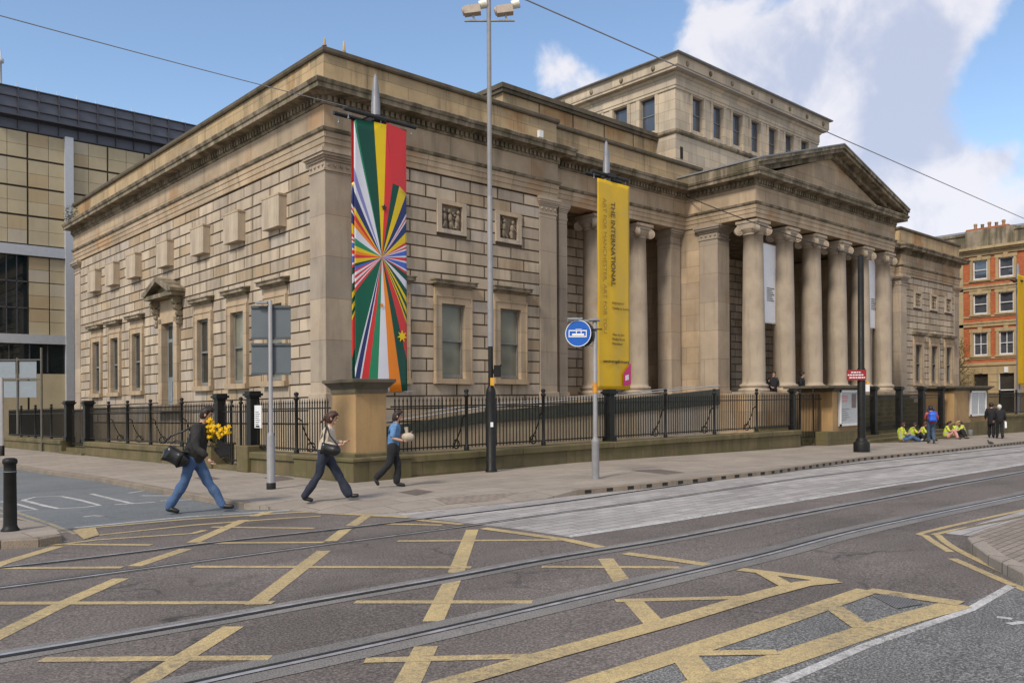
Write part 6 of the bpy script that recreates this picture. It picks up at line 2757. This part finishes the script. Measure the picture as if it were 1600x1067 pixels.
def sitting(side=1, legs_out=True):
    if legs_out:
        return dict(pel=(0, 0, .14), che=(-.06, 0, .50), nec=(.0, 0, .68), hed=(.06, 0, .81), shL=(-.05, .18, .60), shR=(-.05, -.18, .60),
                    hiL=(.04, .09, .13), hiR=(.04, -.09, .13), elL=(.06, .24, .36), wrL=(.28, .14, .40), elR=(.06, -.24, .36), wrR=(.28, -.12, .40),
                    knL=(.42, .12, .34), anL=(.82, .14, .08), toL=(.94, .14, .14), knR=(.44, -.10, .26), anR=(.86, -.10, .07), toR=(.98, -.10, .13))
    return dict(pel=(0, 0, .14), che=(.02, 0, .50), nec=(.08, 0, .67), hed=(.14, 0, .79), shL=(.02, .18, .60), shR=(.02, -.18, .60),
                hiL=(.04, .09, .13), hiR=(.04, -.09, .13), elL=(.18, .24, .40), wrL=(.36, .10, .50), elR=(.18, -.24, .40), wrR=(.36, -.10, .50),
                knL=(.36, .12, .48), anL=(.50, .12, .09), toL=(.63, .12, .04), knR=(.36, -.10, .46), anR=(.52, -.10, .09), toR=(.65, -.10, .04))


spec = [(1409, 684, True, JEANS, HAIRR, 'leftmost seated person in yellow vest and jeans, legs stretched along the pavement', aR + .15),
        (1424, 681, False, BLACKC, HAIRB, 'seated person in yellow vest second from the left, arms reaching forward', aR - .1),
        (1440, 680, False, BLACKC, HAIRR, 'seated person in yellow vest partly behind the walker in red check', aR - .3),
        (1478, 680, False, plain('pink_trousers', (.55, .28, .26), .8), HAIRB, 'seated person in yellow vest and pale pink trousers right of the walker', aR - .5),
        (1492, 681, False, BLACKC, plain('fair_hair', (.40, .30, .12), .6), 'fair-haired seated person in yellow vest and black trousers', aR - .9),
        (1505, 681, False, plain('dark_grey_cloth', (.03, .03, .035), .8), HAIRR, 'rightmost seated person in yellow vest huddled against the pedestal', aR + 2.6)]
for (px_2, py_2, lo, trm, hm, lab, rot) in spec:
    y = -6.62
    x = onY(px_2, py_2, y)[0]
    f = Fig(sitting(1, lo), lab, x, y, rot, .95, 0.0, 'group in yellow vests sitting on the gallery steps')
    f.body()
    f.top(VEST, 1.0, .0, False, 'hi_vis_vest')
    f.legs(trm, 1.1)
    f.shoes(SHOE if not lo else plain('pale_trainer', (.45, .42, .38), .6))
    f.hair(hm, .2)

t = thing('rucksack', 'grey rucksack on the pavement at the right end of the seated group', 'bag', onY(1516, 682, -6.75)[0], -6.75)
v, fa = skin_geo([(0, 0, .10, .14), (0, 0, .26, .13), (0, 0, .40, .08)], [(0, 1), (1, 2)], 1, 2)
m_ = MB()
m_.add(v, fa, True)
m_.build('bag', plain('grey_nylon', (.16, .16, .17), .6), t)
# --- two visitors in the shade between the portico columns
for px_2, lab in ((1208, 'dark-clothed visitor between the first two portico columns'), (1252, 'dark-clothed visitor between the second and third portico columns')):
    x, z = onY(px_2, 610, YP + .1)
    J = dict(pel=(0, 0, .92), che=(.03, 0, 1.30), nec=(.05, 0, 1.48), hed=(.07, 0, 1.61), shL=(.02, .18, 1.40), shR=(.02, -.18, 1.40),
             hiL=(0, .08, .90), hiR=(0, -.08, .90), elL=(.02, .25, 1.13), wrL=(.2, .14, 1.0), elR=(.0, -.25, 1.13), wrR=(.20, -.16, 1.02),
             knL=(.03, .09, .50), anL=(.0, .09, .09), toL=(.13, .09, .04), knR=(.03, -.09, .49), anR=(-.02, -.09, .09), toR=(.11, -.09, .04))
    f = Fig(J, lab, x, YP + .1, -2.2 if px_2 < 1230 else -1.2, .95, ZF + .03 - .75, on_ground=False)
    f.body()
    f.top(BLACKC, 1.05, .1)
    f.legs(BLACKC, 1.1)
    f.shoes(SHOE)
    f.hair(HAIRB, .1)

# --- pigeon on the tramway
x, y = at(1547, 698, ROADH)
t = thing('pigeon', 'small dark pigeon standing by the far kerb', 'pigeon', x, y, ROADH, 2.6)
PIG = plain('pigeon_grey', (.05, .05, .06), .6)
v, fa = skin_geo([(-.17, 0, .14, .018), (-.09, 0, .155, .045), (.0, 0, .165, .065), (.07, 0, .19, .05), (.10, 0, .25, .026), (.115, 0, .285, .03), (.15, 0, .28, .008)],
                 [(0, 1), (1, 2), (2, 3), (3, 4), (4, 5), (5, 6)], 2, 2)
m_ = MB()
m_.add(v, fa, True)
for s2 in (-.025, .025):
    m_.tube((.01, s2, .12), (.01, s2, .0), .006, 5)
    m_.tube((.01, s2, .004), (.05, s2, .004), .005, 5)
m_.build('body', PIG, t)

# ---- groups of repeated things
for kind_, grp in (('iron_railing', 'iron railings round the gallery'), ('iron_gate', 'iron gates in the gallery railings'), ('banner_pole', 'poles carrying tall street banners'),
                   ('overhead_wire', 'overhead wires'), ('stone_pedestal', 'stone pedestals in the gallery boundary'), ('road_sign', 'backs of road signs')):
    for o in bpy.data.objects:
        if o.parent is None and o.name.split('.')[0] == kind_:
            o['group'] = grp
